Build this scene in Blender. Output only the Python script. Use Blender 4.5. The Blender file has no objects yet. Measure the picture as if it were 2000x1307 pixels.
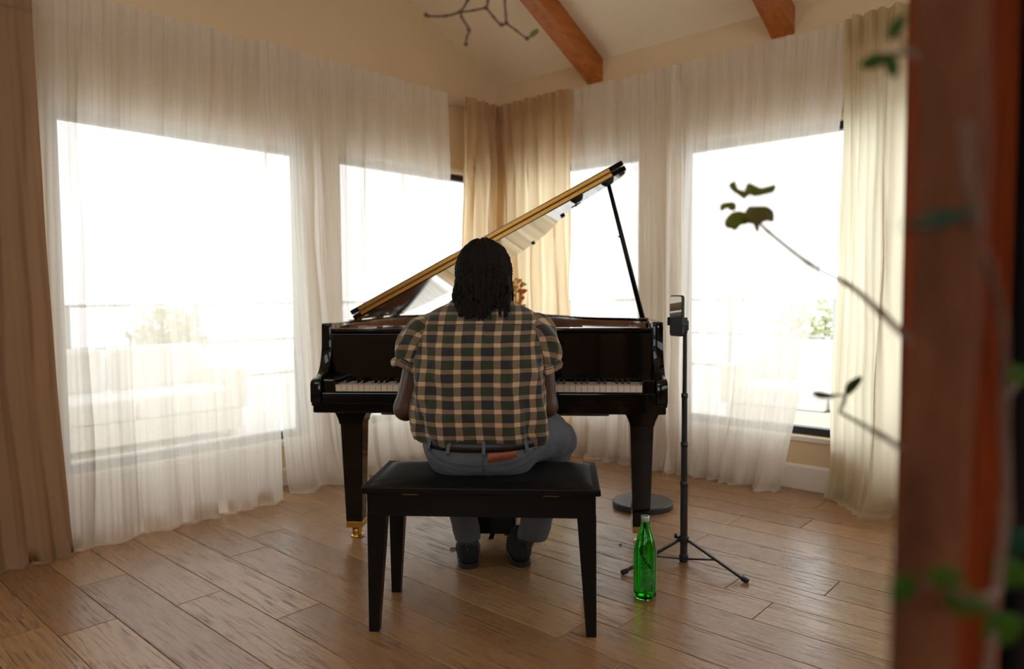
import bpy, bmesh, math, random
import numpy as np
from mathutils import Vector, Matrix, noise as mnoise

# ------------------------------------------------------------------ camera
S = bpy.context.scene
COL = S.collection
PIT, ROL, YAW = math.radians(3.113), math.radians(-0.398), math.radians(48.238)
FPX, CAMH = 1393.6, 1.10
cp, sp, cr, sr = math.cos(PIT), math.sin(PIT), math.cos(ROL), math.sin(ROL)
FWD = Vector((0, cp, -sp)); UP0 = Vector((0, sp, cp)); RT0 = Vector((1, 0, 0))
RT = RT0 * cr + UP0 * sr
UPV = UP0 * cr - RT0 * sr
cam_d = bpy.data.cameras.new('camera'); cam = bpy.data.objects.new('camera', cam_d); COL.objects.link(cam)
m = Matrix.Identity(4)
for i in range(3):
    m[i][0] = RT[i]; m[i][1] = UPV[i]; m[i][2] = -FWD[i]
m[2][3] = CAMH
cam.matrix_world = m
cam_d.sensor_width = 36.0; cam_d.lens = FPX / 2000 * 36.0
cam_d.clip_start = 0.02; cam_d.clip_end = 300
cam_d.dof.use_dof = True; cam_d.dof.focus_distance = 2.45; cam_d.dof.aperture_fstop = 1.9
S.camera = cam

# ------------------------------------------------------------------ light
w = bpy.data.worlds.new('sky'); S.world = w; w.use_nodes = True
bg = w.node_tree.nodes['Background']
bg.inputs['Color'].default_value = (0.975, 0.985, 1.0, 1); bg.inputs['Strength'].default_value = 3.3
S.view_settings.view_transform = 'Standard'; S.view_settings.look = 'None'
S.view_settings.gamma = 1.0; S.view_settings.use_curve_mapping = False
S.view_settings.exposure = 0.0
cy = S.cycles
cy.max_bounces = 12; cy.diffuse_bounces = 6; cy.glossy_bounces = 5; cy.transmission_bounces = 10; cy.transparent_max_bounces = 16
cy.sample_clamp_indirect = 8.0; cy.caustics_reflective = False; cy.caustics_refractive = False
cy.use_denoising = True

# ------------------------------------------------------------------ pixel helper (a ray of the photograph at a chosen real distance)
def at_y(px, py, Y):
    d = RT * (px - 1000) - UPV * (py - 653.5) + FWD * FPX
    return Vector((0, 0, CAMH)) + d * (Y / d.y)

# ------------------------------------------------------------------ materials
MATS = {}
def mat(name, color=(0.8, 0.8, 0.8), rough=0.5, metal=0.0, spec=0.5, coat=0.0, coat_rough=0.05):
    if name in MATS: return MATS[name]
    mt = bpy.data.materials.new(name); mt.use_nodes = True
    b = mt.node_tree.nodes['Principled BSDF']
    b.inputs['Base Color'].default_value = (*color, 1); b.inputs['Roughness'].default_value = rough
    b.inputs['Metallic'].default_value = metal; b.inputs['Specular IOR Level'].default_value = spec
    b.inputs['Coat Weight'].default_value = coat; b.inputs['Coat Roughness'].default_value = coat_rough
    MATS[name] = mt
    return mt
class NT:
    def __init__(s, mt): s.t = mt.node_tree; s.b = s.t.nodes.get('Principled BSDF')
    def n(s, typ, **kw):
        nd = s.t.nodes.new(typ)
        for k, v in kw.items():
            if k.startswith('i_'):
                key = k[2:]; key = int(key) if key.isdigit() else key.replace('_', ' ')
                nd.inputs[key].default_value = v
            else: setattr(nd, k, v)
        return nd
    def l(s, a, b): s.t.links.new(a, b)
    def math(s, op, a, b=None, c=None):
        nd = s.n('ShaderNodeMath', operation=op)
        for i, x in enumerate((a, b, c)):
            if x is None: continue
            if isinstance(x, (int, float)): nd.inputs[i].default_value = x
            else: s.l(x, nd.inputs[i])
        return nd.outputs[0]
    def mix(s, f, a, b):
        nd = s.n('ShaderNodeMix', data_type='RGBA')
        for key, x in ((0, f), (6, a), (7, b)):
            if isinstance(x, (int, float)): nd.inputs[key].default_value = x
            elif isinstance(x, tuple): nd.inputs[key].default_value = (*x, 1)
            else: s.l(x, nd.inputs[key])
        return nd.outputs[2]
    def ramp(s, f, stops):
        nd = s.n('ShaderNodeValToRGB'); e = nd.color_ramp.elements
        while len(e) < len(stops): e.new(0.5)
        for i, (p, c) in enumerate(stops): e[i].position = p; e[i].color = (*c, 1) if len(c) == 3 else c
        s.l(f, nd.inputs[0]); return nd.outputs[0]
    def coord(s, out='Object', scale=(1, 1, 1)):
        tc = s.n('ShaderNodeTexCoord'); mp = s.n('ShaderNodeMapping'); mp.inputs['Scale'].default_value = scale
        s.l(tc.outputs[out], mp.inputs[0]); return mp.outputs[0]
    def noise(s, vec, scale=5, detail=4, rough=0.55, dist=0):
        nd = s.n('ShaderNodeTexNoise'); nd.inputs['Scale'].default_value = scale; nd.inputs['Detail'].default_value = detail
        nd.inputs['Roughness'].default_value = rough; nd.inputs['Distortion'].default_value = dist
        s.l(vec, nd.inputs['Vector']); return nd.outputs[0]
    def bump(s, h, strength=0.2, dist=0.01):
        nd = s.n('ShaderNodeBump'); nd.inputs['Strength'].default_value = strength; nd.inputs['Distance'].default_value = dist
        s.l(h, nd.inputs['Height']); s.l(nd.outputs[0], s.b.inputs['Normal']); return nd.outputs[0]

def paint(name, c, rough=0.8):
    mt = mat(name, c, rough, spec=0.25); k = NT(mt); v = k.coord()
    n = k.noise(v, 2.5, 3); k.l(k.mix(n, tuple(x * 0.95 for x in c), tuple(min(1, x * 1.04) for x in c)), k.b.inputs['Base Color'])
    k.bump(k.noise(v, 220, 3), 0.08, 0.002); return mt
M_WALL = paint('warm_wall_paint', (0.72, 0.55, 0.34))
M_WALLB = paint('timber_brown_wall', (0.42, 0.26, 0.14))
M_CEIL = paint('ceiling_plaster', (0.90, 0.79, 0.60))
M_BASE = paint('trim_paint', (0.78, 0.71, 0.61), 0.45)

def wood_floor():
    mt = mat('oak_plank', rough=0.36, spec=0.5); k = NT(mt)
    oi = k.n('ShaderNodeObjectInfo')
    off = k.n('ShaderNodeVectorMath', operation='SCALE'); off.inputs[0].default_value = (13.7, 41.3, 7.1); k.l(oi.outputs['Random'], off.inputs['Scale'])
    tc = k.n('ShaderNodeTexCoord'); ad = k.n('ShaderNodeVectorMath', operation='ADD'); k.l(tc.outputs['Object'], ad.inputs[0]); k.l(off.outputs[0], ad.inputs[1])
    mp = k.n('ShaderNodeMapping'); mp.inputs['Scale'].default_value = (9, 1.0, 1); k.l(ad.outputs[0], mp.inputs[0])
    wv = k.n('ShaderNodeTexWave', wave_type='BANDS', bands_direction='X'); wv.inputs['Scale'].default_value = 1.5; wv.inputs['Distortion'].default_value = 9
    wv.inputs['Detail'].default_value = 4; wv.inputs['Detail Scale'].default_value = 0.7; k.l(mp.outputs[0], wv.inputs['Vector'])
    mp2 = k.n('ShaderNodeMapping'); mp2.inputs['Scale'].default_value = (150, 7, 1); k.l(ad.outputs[0], mp2.inputs[0])
    pores = k.noise(mp2.outputs[0], 1.0, 3, 0.6)
    mp3 = k.n('ShaderNodeMapping'); mp3.inputs['Scale'].default_value = (7, 1.4, 1); k.l(ad.outputs[0], mp3.inputs[0])
    patch = k.noise(mp3.outputs[0], 1.6, 3)
    base = k.ramp(oi.outputs['Random'], [(0, (0.285, 0.142, 0.056)), (0.5, (0.350, 0.185, 0.080)), (1, (0.420, 0.235, 0.108))])
    c = k.mix(k.math('MULTIPLY', wv.outputs[0], 0.30), base, (0.19, 0.092, 0.038))
    pm = k.ramp(k.math('MULTIPLY', k.math('SUBTRACT', pores, 0.52), k.math('MULTIPLY', patch, 9.0)), [(0.0, (0, 0, 0)), (0.55, (1, 1, 1))])
    c = k.mix(k.math('MULTIPLY', pm, 0.68), c, (0.075, 0.036, 0.017))
    k.l(c, k.b.inputs['Base Color'])
    k.l(k.math('ADD', k.math('MULTIPLY', pm, 0.18), 0.25), k.b.inputs['Roughness'])
    k.bump(k.math('ADD', k.math('MULTIPLY', pm, -1.0), k.math('MULTIPLY', wv.outputs[0], 0.15)), 0.12, 0.002)
    return mt
M_PLANK = wood_floor()
M_GAP = mat('dark_floor_joint', (0.05, 0.02, 0.012), 0.9)

def wood(name, a, b, scale=(1, 14, 14), rough=0.4, coat=0.0, bump=0.15):
    mt = mat(name, a, rough, coat=coat); k = NT(mt); v = k.coord('Object', scale)
    n = k.noise(v, 2.0, 6, 0.6, 0.6); n2 = k.noise(v, 9.0, 3)
    k.l(k.ramp(k.math('ADD', k.math('MULTIPLY', n, 0.75), k.math('MULTIPLY', n2, 0.25)), [(0.3, a), (0.7, b)]), k.b.inputs['Base Color'])
    k.bump(n2, bump, 0.003); return mt
M_BEAM = wood('stained_beam', (0.27, 0.068, 0.011), (0.58, 0.175, 0.030), (1.3, 14, 14), 0.42)
M_MAHOG = wood('mahogany_rim', (0.20, 0.065, 0.025), (0.33, 0.12, 0.05), (2, 2, 20), 0.25, 0.3, 0.03)
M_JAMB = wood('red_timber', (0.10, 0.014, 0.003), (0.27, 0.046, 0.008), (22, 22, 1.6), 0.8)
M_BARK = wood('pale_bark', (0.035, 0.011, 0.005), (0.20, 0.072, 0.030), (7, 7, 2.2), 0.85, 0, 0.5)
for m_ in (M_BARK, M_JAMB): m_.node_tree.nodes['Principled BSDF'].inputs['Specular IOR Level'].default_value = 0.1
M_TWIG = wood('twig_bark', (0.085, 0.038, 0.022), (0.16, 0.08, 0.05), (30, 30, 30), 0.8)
M_LACQ = mat('black_piano_lacquer', (0.0035, 0.0033, 0.003), 0.06, spec=0.42)
M_SATIN = mat('black_satin_wood', (0.004, 0.0036, 0.0033), 0.30, spec=0.22)
def leather():
    mt = mat('black_leatherette', (0.0035, 0.004, 0.004), 0.38, spec=0.2); k = NT(mt); k.bump(k.noise(k.coord(), 260, 3), 0.15, 0.001); return mt
M_LEATH = leather()
M_BRASS = mat('polished_brass', (0.78, 0.50, 0.14), 0.22, 1.0)
M_BRASSD = mat('brass_hinge_leaf', (0.58, 0.30, 0.065), 0.32, 1.0)
M_IVORY = mat('ivory_key', (0.80, 0.66, 0.52), 0.25)
M_EBONY = mat('ebony_key', (0.012, 0.009, 0.008), 0.35)
M_GOLD = mat('gilded_plate', (0.55, 0.34, 0.10), 0.35, 0.8)
M_FELT = mat('black_rubber', (0.008, 0.008, 0.008), 0.7)
M_STEEL = mat('black_metal', (0.010, 0.011, 0.012), 0.38)
M_LAMPB = mat('charcoal_metal', (0.022, 0.026, 0.028), 0.42)
M_FRAME = mat('dark_window_frame', (0.012, 0.016, 0.02), 0.45)
M_SKIN = mat('dark_skin', (0.062, 0.026, 0.015), 0.42)
M_HAIR = mat('black_hair', (0.008, 0.0058, 0.0042), 0.75, spec=0.15)
M_BELT = mat('black_belt_leather', (0.010, 0.007, 0.006), 0.45)
M_PATCH = wood('tan_leather_patch', (0.22, 0.052, 0.016), (0.33, 0.085, 0.028), (30, 30, 30), 0.6)
M_SHOE = mat('black_suede', (0.008, 0.008, 0.009), 0.85)
M_SOLE = mat('black_sole', (0.012, 0.011, 0.010), 0.6)
M_THREAD = mat('seam_thread', (0.045, 0.045, 0.05), 0.8)
M_FRAY = mat('frayed_thread', (0.30, 0.26, 0.20), 0.9)
M_CAP = mat('aluminium_cap', (0.62, 0.62, 0.60), 0.3, 0.9)
M_CAPT = mat('teal_cap_top', (0.03, 0.22, 0.18), 0.4)
M_PRINT = mat('pale_print', (0.10, 0.34, 0.12), 0.6)
M_WHITE = mat('white_rod', (0.80, 0.74, 0.64), 0.4)
M_DECK = paint('pale_deck_stone', (0.78, 0.77, 0.75))
M_RENDER = paint('white_render', (0.86, 0.86, 0.86))
M_CUSH = mat('white_outdoor_cushion', (0.88, 0.88, 0.88), 0.9)
M_TEAK = wood('teak', (0.78, 0.74, 0.69), (0.84, 0.81, 0.77), (3, 20, 20), 0.6)
M_RAIL = mat('grey_rail_metal', (0.35, 0.37, 0.38), 0.5)
M_ORANGE = mat('orange_petal', (0.80, 0.24, 0.05), 0.6)
M_AMBER = mat('amber_stalk', (0.75, 0.42, 0.06), 0.6)
M_CERAM = mat('amber_ceramic', (0.45, 0.20, 0.06), 0.3)
M_POT = mat('terracotta', (0.30, 0.11, 0.06), 0.8)
M_SOIL = mat('soil', (0.03, 0.02, 0.015), 1.0)

def leafmat(name, a, b, tr=0.35):
    mt = mat(name, a, 0.45); k = NT(mt); n = k.noise(k.coord(), 30, 2)
    c = k.mix(n, a, b); k.l(c, k.b.inputs['Base Color'])
    tl = k.n('ShaderNodeBsdfTranslucent'); k.l(c, tl.inputs[0])
    mx = k.n('ShaderNodeMixShader'); mx.inputs[0].default_value = tr
    k.l(k.b.outputs[0], mx.inputs[1]); k.l(tl.outputs[0], mx.inputs[2]); k.l(mx.outputs[0], k.t.nodes['Material Output'].inputs[0]); return mt
M_LEAF = leafmat('olive_leaf', (0.17, 0.185, 0.004), (0.27, 0.26, 0.008), 0.5)
M_LEAFR = leafmat('reddish_leaf', (0.15, 0.07, 0.012), (0.19, 0.19, 0.01), 0.45)
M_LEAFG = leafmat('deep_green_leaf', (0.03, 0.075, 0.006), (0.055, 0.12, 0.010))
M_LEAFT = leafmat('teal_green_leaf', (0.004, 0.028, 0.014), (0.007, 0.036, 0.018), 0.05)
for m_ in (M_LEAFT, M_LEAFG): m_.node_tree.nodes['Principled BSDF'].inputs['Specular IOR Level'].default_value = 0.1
M_BUSH = leafmat('sunlit_bush', (0.32, 0.36, 0.16), (0.46, 0.46, 0.24))
M_DRYLEAF = mat('dry_leaf', (0.22, 0.07, 0.03), 0.6)

def cloth_sheer(name, col, opac, var):
    mt = bpy.data.materials.new(name); mt.use_nodes = True; MATS[name] = mt
    k = NT(mt); t = k.t; t.nodes.remove(k.b); k.b = None
    tc = k.n('ShaderNodeTexCoord')
    mp = k.n('ShaderNodeMapping'); mp.inputs['Scale'].default_value = (110, 1.6, 1); k.l(tc.outputs['UV'], mp.inputs[0])
    slub = k.noise(mp.outputs[0], 1.0, 3, 0.6)
    mp2 = k.n('ShaderNodeMapping'); mp2.inputs['Scale'].default_value = (9, 420, 1); k.l(tc.outputs['UV'], mp2.inputs[0])
    weft = k.noise(mp2.outputs[0], 1.0, 2, 0.6)
    o = k.math('ADD', k.math('MULTIPLY', k.math('SUBTRACT', slub, 0.5), var), k.math('ADD', k.math('MULTIPLY', k.math('SUBTRACT', weft, 0.5), var * 0.45), opac))
    cl = k.n('ShaderNodeClamp'); k.l(o, cl.inputs[0])
    df = k.n('ShaderNodeBsdfDiffuse'); df.inputs[0].default_value = (*col, 1)
    tl = k.n('ShaderNodeBsdfTranslucent'); tl.inputs[0].default_value = (*col, 1)
    bp = k.n('ShaderNodeBump'); bp.inputs['Strength'].default_value = 0.35; bp.inputs['Distance'].default_value = 0.004; k.l(slub, bp.inputs['Height'])
    k.l(bp.outputs[0], df.inputs['Normal'])
    m1 = k.n('ShaderNodeMixShader'); m1.inputs[0].default_value = 0.58; k.l(df.outputs[0], m1.inputs[1]); k.l(tl.outputs[0], m1.inputs[2])
    tr = k.n('ShaderNodeBsdfTransparent')
    m2 = k.n('ShaderNodeMixShader'); k.l(cl.outputs[0], m2.inputs[0]); k.l(tr.outputs[0], m2.inputs[1]); k.l(m1.outputs[0], m2.inputs[2])
    k.l(m2.outputs[0], t.nodes['Material Output'].inputs[0]); return mt
M_SHEER = cloth_sheer('sheer_linen', (0.91, 0.85, 0.76), 0.78, 0.30)
def cloth_drape(name, col, tcol, tr):
    mt = bpy.data.materials.new(name); mt.use_nodes = True; MATS[name] = mt
    k = NT(mt); t = k.t; t.nodes.remove(k.b)
    v = k.coord('UV', (260, 260, 1)); n = k.noise(v, 1, 3)
    df = k.n('ShaderNodeBsdfDiffuse'); k.l(k.mix(n, tuple(c * 0.85 for c in col), col), df.inputs[0])
    tl = k.n('ShaderNodeBsdfTranslucent'); tl.inputs[0].default_value = (*tcol, 1)
    m1 = k.n('ShaderNodeMixShader'); m1.inputs[0].default_value = tr; k.l(df.outputs[0], m1.inputs[1]); k.l(tl.outputs[0], m1.inputs[2])
    k.l(m1.outputs[0], t.nodes['Material Output'].inputs[0]); return mt
M_DRAPE = cloth_drape('beige_drape', (0.62, 0.46, 0.29), (0.96, 0.80, 0.54), 0.60)
M_DRAPEW = cloth_drape('cream_drape', (0.64, 0.52, 0.36), (0.95, 0.88, 0.68), 0.60)
M_DRAPEB = cloth_drape('unlit_brown_drape', (0.36, 0.215, 0.125), (0.45, 0.25, 0.12), 0.2)  # brown stands for cloth with no daylight behind it

def pane():
    mt = bpy.data.materials.new('clear_glass'); mt.use_nodes = True; k = NT(mt); t = k.t; t.nodes.remove(k.b)
    lw_ = k.n('ShaderNodeLayerWeight'); lw_.inputs[0].default_value = 0.5; fr = k.math('ADD', k.math('MULTIPLY', k.math('POWER', lw_.outputs['Facing'], 5.0), 0.9), 0.04)
    tr = k.n('ShaderNodeBsdfTransparent'); tr.inputs[0].default_value = (0.96, 0.98, 0.98, 1); gl = k.n('ShaderNodeBsdfGlossy'); gl.inputs['Roughness'].default_value = 0.02
    mx = k.n('ShaderNodeMixShader'); k.l(fr, mx.inputs[0]); k.l(tr.outputs[0], mx.inputs[1]); k.l(gl.outputs[0], mx.inputs[2])
    k.l(mx.outputs[0], t.nodes['Material Output'].inputs[0]); return mt
M_PANE = pane()
def glassmat(name, c, ior=1.5):
    mt = mat(name, c, 0.02); b = mt.node_tree.nodes['Principled BSDF']; b.inputs['Transmission Weight'].default_value = 1.0; b.inputs['IOR'].default_value = ior; return mt
M_BOTTLE = glassmat('green_glass', (0.06, 0.86, 0.08), 1.45)
M_WATER = glassmat('water_in_bottle', (0.25, 0.85, 0.25), 1.33)

def plaid():
    mt = mat('plaid_flannel', rough=0.85, spec=0.2); k = NT(mt)
    tc = k.n('ShaderNodeTexCoord'); sx = k.n('ShaderNodeSeparateXYZ'); k.l(tc.outputs['UV'], sx.inputs[0])
    PX, PY = 0.0660, 0.0440
    nz = k.noise(k.coord('UV', (14, 14, 1)), 1, 2)
    u = k.math('DIVIDE', k.math('ADD', sx.outputs[0], k.math('MULTIPLY', nz, 0.006)), PX)
    v = k.math('DIVIDE', k.math('ADD', sx.outputs[1], k.math('MULTIPLY', nz, 0.006)), PY)
    su = k.math('LESS_THAN', k.math('FRACT', u), 0.36); sv = k.math('LESS_THAN', k.math('FRACT', v), 0.33)
    par = k.math('FRACT', k.math('MULTIPLY', k.math('FLOOR', u), 0.5)); parv = k.math('FRACT', k.math('MULTIPLY', k.math('FLOOR', v), 0.5))
    ch = k.math('GREATER_THAN', k.math('FRACT', k.math('ADD', par, parv)), 0.25)
    dark = k.mix(ch, (0.026, 0.036, 0.016), (0.018, 0.020, 0.024))
    c = k.mix(k.math('MULTIPLY', su, 1.0), dark, (0.20, 0.138, 0.080))
    c = k.mix(k.math('MULTIPLY', sv, 1.0), c, (0.21, 0.136, 0.078))
    c = k.mix(k.math('MULTIPLY', su, sv), c, (0.62, 0.41, 0.235))
    wv = k.noise(k.coord('UV', (900, 900, 1)), 1, 2)
    c = k.mix(k.math('MULTIPLY', wv, 0.35), c, (0.06, 0.05, 0.035))
    k.l(c, k.b.inputs['Base Color']); k.b.inputs['Sheen Weight'].default_value = 0.25; k.bump(wv, 0.1, 0.001)
    return mt
M_PLAID = plaid()
def denim():
    mt = mat('grey_blue_denim', rough=0.9, spec=0.15); k = NT(mt)
    n = k.noise(k.coord('Object', (1, 1, 1)), 9, 4); f = k.noise(k.coord('Object', (600, 600, 200)), 1, 2)
    c = k.mix(n, (0.085, 0.094, 0.115), (0.165, 0.168, 0.180)); c = k.mix(k.math('MULTIPLY', f, 0.5), c, (0.04, 0.046, 0.06))
    k.l(c, k.b.inputs['Base Color']); k.bump(n, 0.3, 0.01); return mt
M_DENIM = denim()
def screen():
    mt = bpy.data.materials.new('phone_screen'); mt.use_nodes = True; k = NT(mt); b = k.b
    b.inputs['Base Color'].default_value = (0.01, 0.01, 0.01, 1); b.inputs['Roughness'].default_value = 0.35; b.inputs['Specular IOR Level'].default_value = 0.15
    tc = k.n('ShaderNodeTexCoord'); sx = k.n('ShaderNodeSeparateXYZ'); k.l(tc.outputs['Generated'], sx.inputs[0])
    z = k.math('ADD', sx.outputs[2], k.math('MULTIPLY', sx.outputs[0], -0.05))
    c = k.ramp(z, [(0.0, (0.012, 0.011, 0.01)), (0.42, (0.012, 0.012, 0.012)), (0.56, (0.10, 0.085, 0.06)), (0.57, (0.60, 0.52, 0.40)), (0.60, (0.60, 0.52, 0.40)), (0.61, (0.06, 0.03, 0.02)), (0.80, (0.10, 0.075, 0.035)), (0.82, (0.60, 0.54, 0.42)), (1.0, (0.52, 0.46, 0.36))])
    k.l(c, b.inputs['Emission Color']); b.inputs['Emission Strength'].default_value = 0.8; return mt
M_SCREEN = screen()

# ------------------------------------------------------------------ mesh helpers
RND = random.Random(7)
def link(name, me, mt=None, parent=None, smooth=False):
    o = bpy.data.objects.new(name, me); COL.objects.link(o)
    if mt is not None and not me.materials: me.materials.append(mt)
    if parent is not None: o.parent = parent
    if smooth:
        for p in me.polygons: p.use_smooth = True
    return o
def obj(name, vf, mt, parent=None, smooth=False, rz=None, loc=None, bevel=0, seg=2):
    v, f = vf
    me = bpy.data.meshes.new(name); me.from_pydata([tuple(map(float, x)) for x in v], [], f); me.validate()
    if bevel:
        bm = bmesh.new(); bm.from_mesh(me)
        bmesh.ops.recalc_face_normals(bm, faces=bm.faces)
        bmesh.ops.bevel(bm, geom=[e for e in bm.edges if len(e.link_faces) == 2 and e.calc_face_angle(0) > 0.5], offset=bevel, segments=seg, profile=0.5, affect='EDGES')
        bm.to_mesh(me); bm.free()
    o = link(name, me, mt, parent, smooth)
    if rz is not None: o.rotation_euler.z = rz
    if loc is not None: o.location = loc
    return o
def recalc(o):
    bm = bmesh.new(); bm.from_mesh(o.data); bmesh.ops.recalc_face_normals(bm, faces=bm.faces); bm.to_mesh(o.data); bm.free(); return o
def smooth_by(o, ang=40):
    for p in o.data.polygons: p.use_smooth = True
    o.data.set_sharp_from_angle(angle=math.radians(ang)); return o
def join(*parts):
    V, F = [], []
    for v, f in parts:
        n = len(V); V += [tuple(x) for x in v]; F += [tuple(i + n for i in q) for q in f]
    return V, F
def box(x0, x1, y0, y1, z0, z1):
    v = [(x0, y0, z0), (x1, y0, z0), (x1, y1, z0), (x0, y1, z0), (x0, y0, z1), (x1, y0, z1), (x1, y1, z1), (x0, y1, z1)]
    return v, [(0, 3, 2, 1), (4, 5, 6, 7), (0, 1, 5, 4), (1, 2, 6, 5), (2, 3, 7, 6), (3, 0, 4, 7)]
def frustum(c0, s0, z0, c1, s1, z1):     # rectangular taper: centre (x,y), half sizes
    v = []
    for (c, s, z) in ((c0, s0, z0), (c1, s1, z1)):
        v += [(c[0] - s[0], c[1] - s[1], z), (c[0] + s[0], c[1] - s[1], z), (c[0] + s[0], c[1] + s[1], z), (c[0] - s[0], c[1] + s[1], z)]
    return v, [(0, 3, 2, 1), (4, 5, 6, 7), (0, 1, 5, 4), (1, 2, 6, 5), (2, 3, 7, 6), (3, 0, 4, 7)]
def prism(poly, d0, d1, axis='x'):      # polygon (a,b) extruded along axis
    n = len(poly); v = []
    for d in (d0, d1):
        for a, b in poly:
            v.append({'x': (d, a, b), 'y': (a, d, b), 'z': (a, b, d)}[axis])
    f = [tuple(range(n))[::-1], tuple(range(n, 2 * n))] + [(i, (i + 1) % n, n + (i + 1) % n, n + i) for i in range(n)]
    return v, f
def lathe(prof, n=32, c=(0, 0), cap=True):
    v, f = [], []
    for r, z in prof:
        for i in range(n):
            a = 2 * math.pi * i / n; v.append((c[0] + r * math.cos(a), c[1] + r * math.sin(a), z))
    for j in range(len(prof) - 1):
        for i in range(n): f.append((j * n + i, j * n + (i + 1) % n, (j + 1) * n + (i + 1) % n, (j + 1) * n + i))
    if cap: f.append(tuple(range(n))[::-1]); f.append(tuple((len(prof) - 1) * n + i for i in range(n)))
    return v, f
def tube(pts, rad, n=8, cap=True):
    pts = [Vector(p) for p in pts]; rad = rad if isinstance(rad, (list, tuple)) else [rad] * len(pts)
    v, f = [], []; prev = None
    for i, p in enumerate(pts):
        t = (pts[min(i + 1, len(pts) - 1)] - pts[max(i - 1, 0)]).normalized()
        if prev is None: prev = t.orthogonal().normalized()
        s = (prev - t * prev.dot(t)); s = s.normalized() if s.length > 1e-6 else t.orthogonal().normalized(); prev = s; b = t.cross(s)
        for k in range(n):
            a = 2 * math.pi * k / n; v.append(tuple(p + (s * math.cos(a) + b * math.sin(a)) * rad[i]))
    for i in range(len(pts) - 1):
        for k in range(n): f.append((i * n + k, i * n + (k + 1) % n, (i + 1) * n + (k + 1) % n, (i + 1) * n + k))
    if cap: f.append(tuple(range(n))[::-1]); f.append(tuple((len(pts) - 1) * n + k for k in range(n)))
    return v, f
def bar(a, b, w, h):                     # square bar between two points
    a, b = Vector(a), Vector(b); t = (b - a).normalized(); s = t.cross(Vector((0, 0, 1))); s = s.normalized() if s.length > 1e-4 else Vector((1, 0, 0)); u = s.cross(t)
    v = []
    for p in (a, b):
        for i, j in ((-1, -1), (1, -1), (1, 1), (-1, 1)): v.append(tuple(p + s * (i * w / 2) + u * (j * h / 2)))
    return v, [(0, 3, 2, 1), (4, 5, 6, 7), (0, 1, 5, 4), (1, 2, 6, 5), (2, 3, 7, 6), (3, 0, 4, 7)]
def catmull(P, n=8, closed=False):
    P = [Vector(p) for p in P]; out = []; N = len(P); rng = range(N if closed else N - 1)
    for i in rng:
        g = (lambda j: P[j % N]) if closed else (lambda j: P[max(0, min(N - 1, j))])
        a, b, c, d = g(i - 1), g(i), g(i + 1), g(i + 2)
        for k in range(n):
            t = k / n; out.append(0.5 * ((2 * b) + (c - a) * t + (2 * a - 5 * b + 4 * c - d) * t * t + (3 * b - a - 3 * c + d) * t ** 3))
    if not closed: out.append(P[-1])
    return out
def empty(name, loc=(0, 0, 0), rz=0.0):
    o = bpy.data.objects.new(name, None); COL.objects.link(o); o.location = loc; o.rotation_euler.z = rz; o.empty_display_size = 0.1; return o
def tag(o, label, cat=None, group=None):
    o['label'] = label
    if cat: o['category'] = cat
    if group: o['group'] = group
    return o
def struct(o, label, cat):
    o['kind'] = 'structure'; o['label'] = label; o['category'] = cat; return o

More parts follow.
